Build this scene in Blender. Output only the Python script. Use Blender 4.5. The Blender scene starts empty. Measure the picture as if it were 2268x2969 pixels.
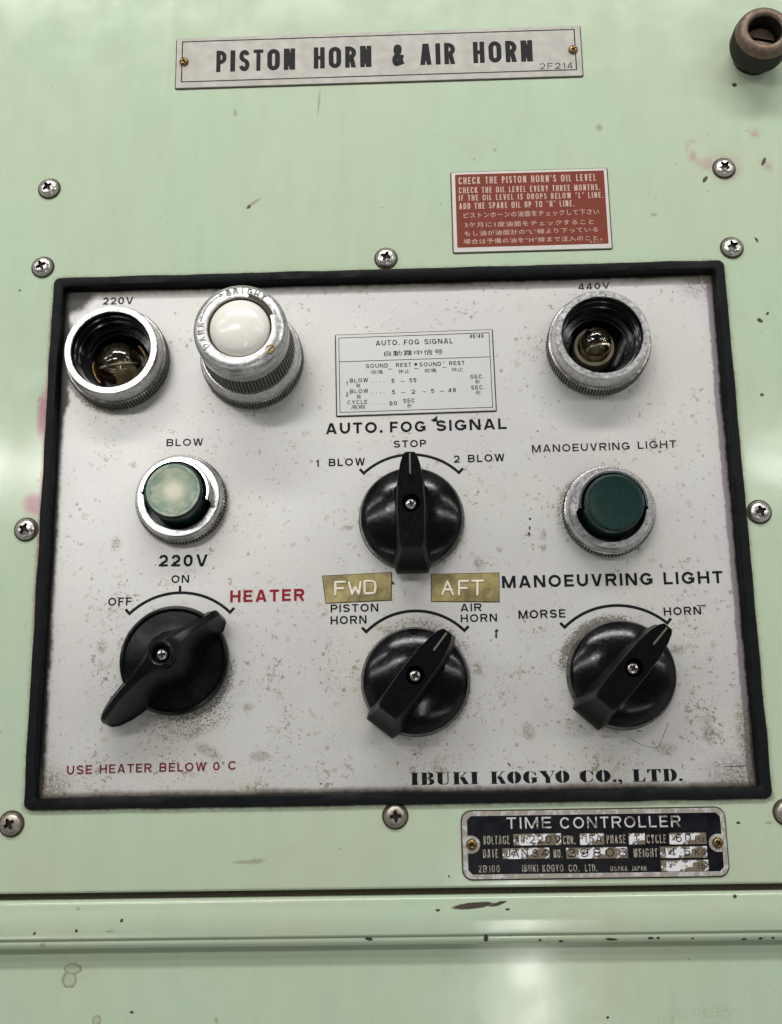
import bpy, bmesh, math, random
from mathutils import Vector, Matrix, noise, geometry
random.seed(7)
MM = 0.001
scene = bpy.context.scene
COL = scene.collection

# ------------------------------------------------------------------ camera
cam_d = bpy.data.cameras.new('camera')
cam = bpy.data.objects.new('camera', cam_d); COL.objects.link(cam)
cam_d.sensor_fit = 'HORIZONTAL'; cam_d.sensor_width = 36.0; cam_d.lens = 52.08
cam_d.clip_start = 0.01; cam_d.clip_end = 50
R3 = Matrix(((0.99947115, -0.01559771, -0.02853283), (0.02176777, 0.97277659, 0.23072032), (0.02415736, -0.2312194, 0.97260167))).transposed()
cam.matrix_world = Matrix.Translation(Vector((161.967, 9.2215, 468.654)) * MM) @ R3.to_4x4()
scene.camera = cam

# ------------------------------------------------------------------ room light (indoors: grey room, ceiling tubes plus added fill lamps)
world = bpy.data.worlds.new('World'); scene.world = world; world.use_nodes = True
wn = world.node_tree; wn.nodes.clear()
wo = wn.nodes.new('ShaderNodeOutputWorld'); bg = wn.nodes.new('ShaderNodeBackground')
tc = wn.nodes.new('ShaderNodeTexCoord'); nz = wn.nodes.new('ShaderNodeTexNoise'); cr = wn.nodes.new('ShaderNodeValToRGB')
nz.inputs['Scale'].default_value = 2.2; nz.inputs['Detail'].default_value = 3
cr.color_ramp.elements[0].position = .42; cr.color_ramp.elements[0].color = (.08, .085, .08, 1)
cr.color_ramp.elements[1].position = .58; cr.color_ramp.elements[1].color = (.62, .62, .60, 1)
sx = wn.nodes.new('ShaderNodeSeparateXYZ'); mr = wn.nodes.new('ShaderNodeMapRange'); mr.interpolation_type = 'SMOOTHSTEP'
mr.inputs['From Min'].default_value = .45; mr.inputs['From Max'].default_value = .72
mx = wn.nodes.new('ShaderNodeMix'); mx.data_type = 'RGBA'; mx.inputs[7].default_value = (.085, .09, .09, 1)
wn.links.new(tc.outputs['Generated'], sx.inputs[0]); wn.links.new(sx.outputs['Z'], mr.inputs['Value']); wn.links.new(mr.outputs[0], mx.inputs[0])
wn.links.new(tc.outputs['Generated'], nz.inputs['Vector']); wn.links.new(nz.outputs['Fac'], cr.inputs['Fac']); wn.links.new(cr.outputs['Color'], mx.inputs[6])
wn.links.new(mx.outputs[2], bg.inputs['Color']); bg.inputs['Strength'].default_value = 0.8
wn.links.new(bg.outputs['Background'], wo.inputs['Surface'])

def tube_or_fill(x, y, z, lx, ly, power, col=(1, .985, .95)):
    d = bpy.data.lights.new('tube_or_fill_lamp', 'AREA'); d.shape = 'RECTANGLE'; d.size = lx; d.size_y = ly
    d.energy = power; d.color = col
    o = bpy.data.objects.new('tube_or_fill_lamp', d); COL.objects.link(o); o.location = (x, y, z)
    return o
tube_or_fill(-1.00, .455, 1.1, 1.30, .035, 4.0)
tube_or_fill(1.30, .440, 1.1, 1.30, .035, 3.8)
tube_or_fill(-1.30, .95, 1.1, 1.3, .035, 5.0)  # added fill tube, its reflection kept out of frame
tube_or_fill(1.65, .95, 1.1, 1.3, .035, 5.0)  # added fill tube on the right, likewise out of the reflections
tube_or_fill(-.19, .50, 1.1, .30, .05, 2.1)
tube_or_fill(.287, -.42, 1.1, .05, .42, 1.15)
tube_or_fill(-.62, -.66, 1.1, .8, .05, .9)
tube_or_fill(.90, -.75, 1.1, .8, .05, .9)
tube_or_fill(.12, 1.65, 1.30, 1.8, .30, 45.0)  # added fill light that makes the upper panel brighter than the foot

scene.view_settings.view_transform = 'Standard'; scene.view_settings.look = 'None'
scene.view_settings.exposure = 0.0; scene.view_settings.gamma = 1.0; scene.view_settings.use_curve_mapping = False

# ------------------------------------------------------------------ measurements (mm on the panel: x right, y up, z out; gasket frame 300 x 232)
NAME_TEXT = [('PISTON', 71.34, 335.02, 37.28, 11.39, 0.21), ('HORN', 117.41, 335.18, 27.15, 11.37, 0.21), ('&', 154.27, 335.32, 5.79, 11.36, 0.21), ('AIR', 167.34, 335.36, 16.55, 11.35, 0.21), ('HORN', 192.35, 335.45, 27.77, 11.34, 0.21), ('2F214', 223.29, 331.08, 15.18, 3.21, 0.43)]
RED_TEXT = [("CHECK THE PISTON HORN'S OIL LEVEL", 183.56, 273.11, 62.37, 3.49, -0.1), ('CHECK THE OIL LEVEL EVERY THREE MONTHS.', 183.57, 268.55, 64.01, 2.99, -0.28), ('IF THE OIL LEVEL IS DROPS BELOW “L” LINE.', 183.46, 264.82, 65.34, 2.88, -0.35), ('ADD THE SPARE OIL UP TO “H” LINE.', 183.48, 260.62, 52.12, 3.08, -0.09), ('ピストンホーンの油面をチェックして下さい', 185.37, 256.11, 61.03, 2.85, 0.07), ('3ケ月に1度油面をチェックすること', 185.71, 251.51, 58.02, 2.53, -0.09), ('もし油が油面計の“L”線より下っている', 185.49, 247.32, 59.94, 2.52, 0.27), ('場合は予備の油を“H”線まで注入のこと。', 184.98, 243.36, 62.11, 2.51, 0.11)]
FOG_TEXT = [('AUTO.', 144.74, 197.09, 10.47, 2.41, 0.17), ('FOG', 157.28, 197.17, 6.68, 2.41, -0.2), ('SIGNAL', 166.27, 197.19, 12.66, 2.41, 0.35), ('46149', 186.46, 199.52, 6.03, 1.78, 0.43), ('SOUND', 140.25, 186.68, 9.74, 1.87, 0.02), ('REST', 153.57, 186.8, 6.6, 1.87, -0.16), ('·', 161.7, 187.31, 0.78, 1.87, -1.51), ('SOUND', 163.84, 186.79, 9.53, 1.87, 0.05), ('REST', 177.03, 187.01, 6.74, 1.87, 0.25), ('1', 131.14, 178.96, 0.93, 1.75, 1.7), ('BLOW', 133.1, 180.09, 8.01, 1.86, 0.36), ('5', 151.4, 179.46, 1.32, 1.96, 0.76), ('55', 159.3, 179.47, 3.07, 1.91, 0.44), ('SEC.', 186.1, 180.52, 6.08, 1.85, -0.04), ('2', 131.2, 173.87, 1.22, 1.74, 0.95), ('BLOW', 133.16, 175.05, 7.94, 1.85, 0.38), ('5', 151.56, 174.22, 1.31, 1.95, 0.77), ('2', 160.07, 174.21, 1.56, 1.95, 0.42), ('5', 168.67, 174.24, 1.41, 1.95, 0.62), ('48', 176.3, 174.46, 3.3, 1.95, 0.31), ('SEC.', 186.28, 175.48, 5.97, 1.85, 0.0), ('CYCLE', 131.91, 169.96, 8.75, 1.84, 0.22), ('60', 150.46, 169.08, 3.15, 1.94, 0.4), ('SEC', 156.45, 170.16, 5.1, 1.84, 0.27), ('····', 142.72, 179.95, 5.37, 0.52, 0.16), ('····', 142.9, 174.85, 5.36, 0.51, 0.18), ('····', 143.09, 169.63, 5.1, 0.51, 0.27)]
FOG_CJK = [('自動霧中信号', 148.36, 191.98, 25.98, 2.5, 0.54), ('吹鳴', 142.67, 183.67, 4.99, 1.97, 0.88), ('休止', 154.4, 183.72, 5.13, 1.97, 0.23), ('吹鳴', 166.21, 183.82, 4.98, 1.96, 0.28), ('休止', 177.92, 183.98, 5.12, 1.96, 0.23), ('発', 135.76, 177.55, 1.95, 1.96, 0.03), ('秒', 188.21, 178.1, 2.09, 1.95, -0.07), ('発', 135.97, 172.47, 1.95, 1.95, 0.05), ('秒', 188.28, 173.02, 2.08, 1.94, -0.06), ('周期', 133.5, 167.73, 6.07, 1.84, 0.48), ('秒', 158.1, 167.82, 2.04, 1.94, -0.01)]
FOG_DASH = [[150.03, 185.96, 151.84, 185.91], [161.47, 185.97, 163.23, 185.92], [173.98, 186.16, 175.64, 186.11], [155.41, 180.13, 157.21, 180.09], [155.56, 174.89, 157.41, 174.84], [164.9, 175.01, 166.6, 174.96], [172.58, 175.06, 174.42, 175.02], [174.14, 188.54, 175.12, 188.51]]
PLATE_TEXT = [('AUTO.', 122.32, 156.79, 24.93, 5.06, 0.34, 'k'), ('FOG', 150.39, 156.91, 15.6, 4.96, 0.08, 'k'), ('SIGNAL', 170.53, 157.02, 30.65, 4.95, 0.48, 'k'), ('STOP', 151.88, 149.93, 14.16, 3.31, 0.45, 'k'), ('1', 117.78, 142.1, 1.55, 3.33, 0.77, 'k'), ('BLOW', 123.59, 142.25, 15.74, 3.44, 0.11, 'k'), ('2', 177.77, 142.57, 2.58, 3.32, -0.09, 'k'), ('BLOW', 183.93, 142.6, 15.82, 3.43, 0.5, 'k'), ('220V', 21.56, 220.39, 13.8, 3.52, 0.04, 'g'), ('440V', 235.74, 221.5, 14.01, 3.1, 1.39, 'g'), ('BLOW', 52.5, 153.01, 16.12, 3.37, -0.19, 'g'), ('MANOEUVRING', 211.69, 146.34, 42.16, 3.44, 0.43, 'g'), ('LIGHT', 257.3, 146.85, 16.51, 3.44, 0.73, 'g'), ('220V', 50.79, 99.57, 20.93, 5.24, -0.86, 'k'), ('ON', 56.42, 92.32, 7.6, 3.47, 0.22, 'k'), ('OFF', 29.78, 83.14, 10.04, 3.51, 0.26, 'k'), ('HEATER', 81.63, 83.51, 31.51, 5.21, 0.3, 'r'), ('PISTON', 124.19, 78.43, 20.1, 3.44, 0.2, 'k'), ('HORN', 124.17, 73.33, 15.15, 3.53, 0.65, 'k'), ('AIR', 178.74, 77.72, 8.87, 3.33, 0.55, 'k'), ('HORN', 178.71, 73.21, 15.22, 3.37, 0.44, 'k'), ('MORSE', 202.9, 74.22, 19.57, 3.59, 0.49, 'k'), ('HORN', 263.31, 74.41, 15.52, 3.45, 0.65, 'k'), ('MANOEUVRING', 196.55, 87.33, 63.1, 5.25, 0.1, 'k'), ('LIGHT', 264.24, 87.48, 24.7, 5.25, 0.28, 'k'), ('USE', 15.7, 13.65, 10.45, 3.74, 0.85, 'm'), ('HEATER', 29.21, 13.97, 21.41, 3.63, 0.52, 'm'), ('BELOW', 53.8, 14.22, 19.28, 3.62, 0.04, 'm'), ('0', 75.82, 14.51, 2.63, 3.41, -0.91, 'm'), ('°', 79.38, 16.8, 1.1, 1.07, -0.92, 'm'), ('C', 82.05, 14.52, 3.5, 3.62, 0.83, 'm')]
FAT_TEXT = [('IBUKI', 156.48, 7.41, 27.48, 4.89, -0.04), ('KOGYO', 188.78, 7.38, 31.92, 4.88, -0.04), ('CO.,', 224.85, 7.36, 17.06, 4.88, -0.04), ('LTD.', 246.06, 7.34, 20.06, 4.88, -0.04)]
TIME_TEXT = [('TIME', 194.37, -10.03, 17.61, 4.37, -0.83), ('CONTROLLER', 215.52, -10.27, 47.57, 4.36, -0.59), ('VOLTAGE', 184.8, -15.88, 10.5, 3.29, -0.45), ('CUR.', 216.38, -16.26, 4.96, 3.28, -0.05), ('PHASE', 233.56, -16.24, 7.46, 3.28, -0.31), ('CYCLE', 249.34, -16.33, 7.58, 3.28, -0.31), ('DATE', 184.62, -20.99, 5.92, 3.27, -0.16), ('NO.', 212.39, -21.3, 3.59, 3.14, 0.25), ('WEIGHT', 243.72, -21.54, 9.45, 3.26, -0.4), ('2B100', 182.67, -26.43, 8.21, 2.6, 0.14), ('IBUKI', 199.82, -26.4, 6.23, 2.6, -0.77), ('KOGYO', 207.81, -26.51, 8.11, 2.6, -0.31), ('CO.', 218.08, -26.58, 4.19, 2.6, 0.11), ('LTD.', 224.5, -26.6, 4.79, 2.6, 0.0), ('OSAKA', 234.42, -26.61, 6.61, 1.82, -0.21), ('JAPAN', 242.72, -26.65, 5.72, 1.82, -0.77)]
TIME_INK = [('AC.', 197.36, -15.47, 4.97, 2.63, -0.81), ('220V', 203.13, -15.75, 12.45, 3.15, -0.21), ('15A', 224.9, -15.66, 6.86, 2.76, -0.26), ('3', 244.29, -15.94, 1.49, 2.76, 1.7), ('60', 260.8, -16.04, 5.95, 3.28, -0.18), ('Hz', 268.31, -16.01, 3.72, 2.23, 0.2), ('JAN', 193.6, -20.91, 8.63, 3.27, -0.36), ('84', 203.93, -20.86, 6.18, 3.01, 0.42), ('39803', 217.82, -21.18, 23.42, 3.27, -0.31), ('14.5', 255.23, -21.24, 10.8, 3.0, 0.24), ('Kg', 267.86, -21.03, 4.05, 2.48, 0.13), ('lb', 268.8, -26.3, 2.89, 2.47, 0.51)]
TIME_BOX = [[206.23, -14.25, 18.86, 4.4, -0.42], [227.86, -14.42, 9.58, 4.4, -0.03], [245.53, -14.58, 6.38, 4.33, 0.36], [265.47, -14.73, 14.54, 4.33, -0.3], [201.54, -19.49, 18.48, 4.12, -0.39], [229.51, -19.71, 24.18, 4.18, -0.49], [263.46, -19.86, 18.42, 4.31, -0.39], [263.54, -24.96, 18.5, 4.22, -0.38]]
NAME_PLATE = [147.63, 340.51, 190.52, 26.63, 0.05]
NAME_BORDER = [147.59, 341.1, 185.64, 22.03, 0.02]
NAME_RIV = [[56.07, 340.96], [239.04, 340.8]]
RED_PLATE = [215.75, 259.45, 70.71, 39.72, 0.37]
RED_FIELD = [215.89, 259.95, 67.68, 36.28, 0.24]
FOG_PLATE = [161.84, 184.14, 69.35, 37.57, 0.61]
FOG_BORDER = [161.84, 184.14, 67.02, 35.03, 0.51]
FOG_LINE = [128.46, 189.95, 195.06, 190.52]
TIME_PLATE = [228.66, -16.12, 103.99, 25.87, -0.05]
TIME_FIELD = [228.72, -16.08, 100.21, 22.27, -0.25]
TIME_RIV = [[180.16, -15.82], [277.05, -16.53]]
FWD = [[122.31, 82.53], [149.66, 83.29], [150.0, 94.9], [120.88, 94.02]]
AFT = [[166.72, 82.43], [194.93, 81.65], [195.29, 93.8], [167.1, 93.75]]
FWD_STROKES = [[[130.39, 91.28], [126.25, 91.22], [126.29, 85.71]], [[126.3, 88.47], [129.78, 88.52]], [[132.01, 91.1], [133.3, 85.71], [134.65, 89.11], [136.15, 85.75], [136.97, 91.15]], [[138.65, 91.41], [138.66, 86.14], [141.69, 86.14], [142.96, 86.56], [143.34, 89.08], [142.92, 90.88], [141.75, 91.44], [138.65, 91.41]]]
AFT_STROKES = [[[171.18, 84.98], [173.51, 90.65], [175.83, 84.89]], [[172.17, 87.11], [175.38, 87.05]], [[182.37, 90.58], [178.43, 90.55], [178.26, 84.68]], [[178.34, 87.61], [181.6, 87.6]], [[183.87, 90.55], [188.69, 90.55]], [[186.25, 90.55], [185.95, 84.63]]]
ARC = [[158.94, 117.08, 29.66, 131.77, 46.36], [60.24, 57.6, 30.57, 132.7, 46.54], [159.49, 49.62, 28.83, 133.76, 45.51], [243.66, 47.48, 31.59, 132.58, 49.9]]
SCREWS = [[-4.85, 277.3], [-5.67, 238.1], [149.9, 237.84], [304.24, 277.75], [304.47, 238.45], [-6.04, 116.35], [305.65, 117.13], [-4.82, -5.27], [150.09, -4.48], [305.18, -5.34]]
BLOBS = [[249.09, 300.35, 1.42, 1.78, 0.0, 't'], [80.54, 313.74, 0.97, 1.63, 0.0, 't'], [89.69, 267.27, 3.8, 0.87, 35.0, 't'], [87.66, 265.25, 1.27, 0.69, 50.0, 'c'], [119.74, 318.19, 0.48, 6.16, -5.0, 't'], [200.7, 290.46, 0.79, 0.88, 0.0, 't'], [312.62, 320.37, 1.11, 1.08, 0.0, 'c'], [295.34, 272.55, 1.86, 0.87, 55.0, 'c'], [322.49, 280.7, 0.78, 2.27, -25.0, 'c'], [323.42, 278.93, 3.41, 2.09, -40.0, 'p'], [319.57, 295.17, 2.5, 2.12, 0.0, 'p'], [297.47, 279.77, 5.29, 2.96, -25.0, 'p'], [291.04, 283.47, 1.87, 4.54, 20.0, 'p'], [288.63, 288.8, 1.1, 3.51, 10.0, 'p'], [290.62, 292.25, 2.19, 0.88, 20.0, 'p'], [304.85, 278.49, 6.22, 6.44, 0.0, 'p'], [191.06, 286.2, 0.63, 0.53, 0.0, 't'], [271.14, 255.8, 1.39, 0.85, 10.0, 't'], [315.76, 242.08, 0.61, 1.35, 20.0, 'c'], [313.8, 203.49, 1.35, 0.98, -30.0, 'c'], [317.4, 206.64, 0.6, 0.98, -40.0, 'c'], [311.59, 169.21, 0.89, 0.79, 0.0, 'c'], [166.23, -40.53, 0.95, 0.51, 0.0, 'c'], [180.07, -39.04, 8.11, 1.16, 5.0, 'c'], [189.82, -38.52, 3.51, 0.64, 15.0, 'c'], [193.66, -40.62, 0.81, 0.51, 0.0, 'c'], [282.72, -36.88, 0.8, 0.77, 0.0, 'c'], [184.78, -51.23, 0.94, 1.4, 0.0, 'c'], [214.06, -52.84, 0.94, 0.51, 0.0, 'c'], [233.6, -52.31, 2.4, 0.51, -5.0, 'c'], [205.93, -52.24, 0.54, 0.51, 0.0, 'c'], [248.96, -51.99, 1.2, 0.51, 0.0, 'c'], [251.89, -52.03, 0.67, 0.51, 0.0, 'c'], [265.19, -52.31, 0.53, 0.38, 0.0, 'c'], [285.2, -52.93, 1.06, 0.51, 0.0, 'c'], [291.58, -52.75, 0.93, 0.51, 0.0, 'c'], [296.37, -52.56, 0.66, 0.51, 0.0, 'c'], [139.01, -50.93, 1.62, 0.64, -8.0, 'c'], [41.26, -42.83, 0.55, 0.77, -20.0, 'c'], [36.63, -46.89, 1.64, 0.51, 0.0, 't'], [23.34, -46.47, 0.55, 0.64, 0.0, 'c'], [6.65, -47.3, 0.41, 0.77, -30.0, 'c'], [9.92, -51.7, 1.1, 0.9, 0.0, 't'], [23.48, -38.22, 0.69, 0.65, -30.0, 't'], [94.0, -21.13, 3.58, 0.92, 5.0, 't'], [90.56, -21.35, 5.51, 0.66, 0.0, 't'], [225.1, -10.06, 0.96, 0.4, 0.0, 't'], [-8.69, 149.88, 0.02, 0.02, 0.0, 'c'], [-15.66, 227.11, 0.47, 0.67, 30.0, 'c'], [286.05, -9.1, 0.81, 0.53, 0.0, 'c'], [298.11, -9.27, 1.35, 0.66, 0.0, 't'], [170.91, -27.79, 0.41, 0.39, 0.0, 'c']]
BLOBS_LOW = [[20.19, -61.78, 3.63, 2.08, 0.0, 's'], [19.0, -65.91, 3.07, 3.11, 20.0, 's'], [44.35, -78.14, 0.83, 0.51, 0.0, 'c'], [78.03, -81.41, 0.69, 1.14, 20.0, 't'], [30.52, -80.93, 1.8, 1.91, 0.0, 's'], [231.58, -81.97, 0.67, 0.5, 0.0, 'c'], [255.21, -83.34, 6.72, 2.27, 20.0, 'd'], [272.25, -80.37, 8.06, 1.77, 0.0, 'd'], [264.84, -60.95, 0.54, 0.39, 0.0, 't']]
PLATE_Z = -3.0          # control plate lies 3 mm below the panel face, inside the gasket
LOW_Z = -9.0           # the lower console sheet

# ------------------------------------------------------------------ node helper
class NT:
    def __init__(s, name):
        s.m = bpy.data.materials.new(name); s.m.use_nodes = True; s.t = s.m.node_tree; s.t.nodes.clear()
        s.out = s.n('ShaderNodeOutputMaterial'); s.b = s.n('ShaderNodeBsdfPrincipled'); s.l(s.b.outputs[0], s.out.inputs[0])
        c = s.n('ShaderNodeTexCoord'); sc = s.n('ShaderNodeVectorMath'); sc.operation = 'SCALE'; sc.inputs['Scale'].default_value = 1000
        s.l(c.outputs['Object'], sc.inputs[0]); s.P = sc.outputs[0]; s.xyz = None
    def n(s, t): return s.t.nodes.new(t)
    def l(s, a, b): s.t.links.new(a, b)
    def put(s, sock, v):
        if hasattr(v, 'is_linked') or isinstance(v, bpy.types.NodeSocket): s.l(v, sock)
        else: sock.default_value = v
    def math(s, op, a, b=0.0, c=None, clamp=False):
        n = s.n('ShaderNodeMath'); n.operation = op; n.use_clamp = clamp; s.put(n.inputs[0], a); s.put(n.inputs[1], b)
        if c is not None: s.put(n.inputs[2], c)
        return n.outputs[0]
    def xy(s):
        if not s.xyz: n = s.n('ShaderNodeSeparateXYZ'); s.l(s.P, n.inputs[0]); s.xyz = n
        return s.xyz.outputs[0], s.xyz.outputs[1]
    def noise(s, scale, detail=3, rough=.55, vec=None, dist=0.0, w=None):
        n = s.n('ShaderNodeTexNoise'); n.inputs['Scale'].default_value = scale; n.inputs['Detail'].default_value = detail
        n.inputs['Roughness'].default_value = rough; n.inputs['Distortion'].default_value = dist
        if w is not None: n.noise_dimensions = '4D'; n.inputs['W'].default_value = w
        s.l(vec or s.P, n.inputs['Vector']); return n
    def vor(s, scale, vec=None, rnd=1.0):
        n = s.n('ShaderNodeTexVoronoi'); n.voronoi_dimensions = '2D'; n.inputs['Scale'].default_value = scale; n.inputs['Randomness'].default_value = rnd
        s.l(vec or s.P, n.inputs['Vector']); return n
    def ramp(s, v, a, b, lo=0.0, hi=1.0, smooth=True):
        n = s.n('ShaderNodeMapRange'); n.interpolation_type = 'SMOOTHSTEP' if smooth else 'LINEAR'
        s.put(n.inputs['Value'], v); n.inputs['From Min'].default_value = a; n.inputs['From Max'].default_value = b
        n.inputs['To Min'].default_value = lo; n.inputs['To Max'].default_value = hi; return n.outputs[0]
    def mix(s, f, a, b):
        n = s.n('ShaderNodeMix'); n.data_type = 'RGBA'; s.put(n.inputs[0], f)
        for i, v in ((6, a), (7, b)):
            if isinstance(v, tuple): n.inputs[i].default_value = v if len(v) == 4 else v + (1,)
            else: s.l(v, n.inputs[i])
        return n.outputs[2]
    def warp(s, amt, scale, w=0.0):
        n = s.noise(scale, 4, .65, w=w); v = s.n('ShaderNodeVectorMath'); v.operation = 'MULTIPLY_ADD'
        s.l(n.outputs['Color'], v.inputs[0]); v.inputs[1].default_value = (amt, amt, 0)
        a = s.n('ShaderNodeVectorMath'); a.operation = 'SUBTRACT'; s.l(s.P, a.inputs[0]); a.inputs[1].default_value = (amt / 2, amt / 2, 0)
        s.l(a.outputs[0], v.inputs[2]); return v.outputs[0]
    def blob(s, vec, x, y, rx, ry, rot, soft=.35):
        m = s.n('ShaderNodeMapping'); m.vector_type = 'TEXTURE'; s.l(vec, m.inputs[0])
        m.inputs['Location'].default_value = (x, y, 0); m.inputs['Rotation'].default_value = (0, 0, math.radians(rot)); m.inputs['Scale'].default_value = (rx, ry, 1e3)
        ln = s.n('ShaderNodeVectorMath'); ln.operation = 'LENGTH'; s.l(m.outputs[0], ln.inputs[0])
        return s.ramp(ln.outputs['Value'], 1 + soft, 1 - soft)
    def many(s, vec, rows, soft):
        r = None
        for x, y, rx, ry, rot, *_ in rows:
            b = s.blob(vec, x, y, rx, ry, rot, soft); r = b if r is None else s.math('MAXIMUM', r, b)
        return r
    def set(s, **k):
        names = dict(base='Base Color', rough='Roughness', metal='Metallic', spec='Specular IOR Level', coat='Coat Weight', coatr='Coat Roughness', ior='IOR', trans='Transmission Weight', sss='Subsurface Weight')
        for a, v in k.items():
            sk = s.b.inputs[names[a]]
            if isinstance(v, tuple): sk.default_value = v + (1,) if len(v) == 3 else v
            else: s.put(sk, v)
        return s
    def bump(s, h, dist, strength=1.0):
        n = s.n('ShaderNodeBump'); n.inputs['Strength'].default_value = strength; n.inputs['Distance'].default_value = dist * MM
        s.put(n.inputs['Height'], h); s.l(n.outputs[0], s.b.inputs['Normal']); return s

GREEN = (.455, .535, .375)
def green_paint(name, blobs, pinks=True, low=False):
    t = NT(name)
    big = t.noise(.012, 3).outputs['Fac']
    c = t.mix(t.ramp(big, .35, .65), (.432, .535, .398), (.455, .53, .39))
    fine = t.noise(.9, 3, .6).outputs['Fac']
    c = t.mix(t.math('MULTIPLY', t.ramp(fine, .45, .75), .10), c, (.36, .43, .29))
    # stray small specks and pinholes
    w1 = t.warp(1.2, .9)
    v = t.vor(.06, w1); sp = t.math('MULTIPLY', t.ramp(v.outputs['Distance'], .035, .012), t.ramp(v.outputs['Color'], .62, .8))
    c = t.mix(t.math('MULTIPLY', sp, t.ramp(t.noise(.02, 2, w=6).outputs['Fac'], .4, .6, .1, .7)), c, (.20, .20, .12))
    v2 = t.vor(.16, w1); sp2 = t.math('MULTIPLY', t.ramp(v2.outputs['Distance'], .06, .03), t.ramp(v2.outputs['Color'], .55, .7))
    c = t.mix(t.math('MULTIPLY', sp2, .35), c, (.24, .27, .17))
    # faint handling smears
    sm = t.noise(.035, 5, .7, w=3).outputs['Fac']
    c = t.mix(t.ramp(sm, .56, .72, 0, .28), c, (.42, .42, .30))
    mp = t.n('ShaderNodeMapping'); t.l(t.P, mp.inputs[0]); mp.inputs['Scale'].default_value = (.11, .018, 1)
    vs_ = t.noise(1.0, 4, .6, vec=mp.outputs[0]).outputs['Fac']
    c = t.mix(t.ramp(vs_, .42, .66, 0, .16), c, (.36, .41, .31))
    if pinks:
        wp = t.warp(5, .25, 2.0)
        pk = t.many(wp, [b for b in blobs if b[5] == 'p'], .75)
        brk = t.ramp(t.noise(.5, 4, .7).outputs['Fac'], .35, .62)
        c = t.mix(t.math('MULTIPLY', t.math('MULTIPLY', pk, t.ramp(t.noise(.25, 4, .6).outputs['Fac'], .25, .7)), .62), c, (.40, .16, .22))
        hole = t.blob(w1, 306.5, 277.8, 6.3, 6.3, 0, .12)
        # pink seepage along the gasket's left edge
        x, y = t.xy()
        nn = t.noise(.09, 5, .6).outputs['Fac']
        wd = t.math('MULTIPLY', t.ramp(nn, .50, .75), 6.0)
        edge = t.ramp(t.math('ADD', x, wd), -1.5, 1.2)
        inr = t.math('MULTIPLY', t.ramp(y, 62, 82), t.ramp(y, 222, 208))
        e2 = t.ramp(x, -1.9, -.3)
        pe = t.math('MULTIPLY', t.math('MAXIMUM', t.math('MULTIPLY', edge, .35), t.math('MULTIPLY', e2, .8)), inr)
        left = t.ramp(x, 3, 2)
        c = t.mix(t.math('MULTIPLY', t.math('MULTIPLY', pe, left), t.ramp(t.noise(.3, 4).outputs['Fac'], .3, .6, .45, .9)), c, (.36, .10, .13))
        c = t.mix(t.math('MULTIPLY', t.many(t.warp(2.5, .5, 2.5), [(-3.6, 127.5, 4.2, 4.6, 10), (-2.0, 168, 2.2, 10, 0)], .55), .80), c, (.40, .16, .22))
        # grime that has crept out from under the gasket
        d = t.math('MAXIMUM', t.math('MAXIMUM', t.math('MULTIPLY', x, -1), t.math('SUBTRACT', x, 300)), t.math('MAXIMUM', t.math('MULTIPLY', y, -1), t.math('SUBTRACT', y, 232.1)))
        gr = t.math('MULTIPLY', t.ramp(d, 2.2, .2), t.ramp(t.noise(.5, 4, .7, w=5).outputs['Fac'], .40, .68))
        c = t.mix(t.math('MULTIPLY', gr, .75), c, (.20, .17, .09))
    wc = t.warp(.9, 1.1, 4.0)
    ws = t.warp(3.0, .5, 6.0)
    S_ = [b for b in blobs if b[5] == 's']
    if S_:
        ms = t.many(ws, S_, .12)
        rim = t.math('SUBTRACT', ms, t.many(ws, [(b[0], b[1], b[2] * .78, b[3] * .78, b[4]) for b in S_], .25), clamp=True)
        c = t.mix(t.math('MULTIPLY', ms, .45), c, (.33, .34, .21)); c = t.mix(t.math('MULTIPLY', rim, .7), c, (.16, .15, .08))
    D_ = [b for b in blobs if b[5] == 'd']
    if D_:
        md = t.math('MULTIPLY', t.many(ws, D_, .8), t.ramp(t.noise(.8, 5, .75).outputs['Fac'], .45, .65))
        c = t.mix(t.math('MULTIPLY', md, .55), c, (.24, .25, .14))
    T_ = [b for b in blobs if b[5] == 't']
    c = t.mix(t.math('MULTIPLY', t.many(wc, T_, .5), .55), c, (.24, .21, .11))
    C_ = [b for b in blobs if b[5] == 'c']
    mc = t.many(wc, C_, .18)
    c = t.mix(mc, c, (.035, .025, .012))
    rg = t.ramp(t.noise(.05, 4).outputs['Fac'], .3, .7, .10, .18)
    rg = t.math('ADD', rg, t.math('MULTIPLY', mc, .4))
    t.set(base=c, rough=rg, spec=.5)
    h = t.math('ADD', t.math('MULTIPLY', t.noise(.05, 2).outputs['Fac'], 1.0), t.math('MULTIPLY', t.noise(.8, 3).outputs['Fac'], .012))
    h = t.math('SUBTRACT', h, t.math('MULTIPLY', mc, .25))
    t.bump(h, .14, .6)
    return t.m

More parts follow.
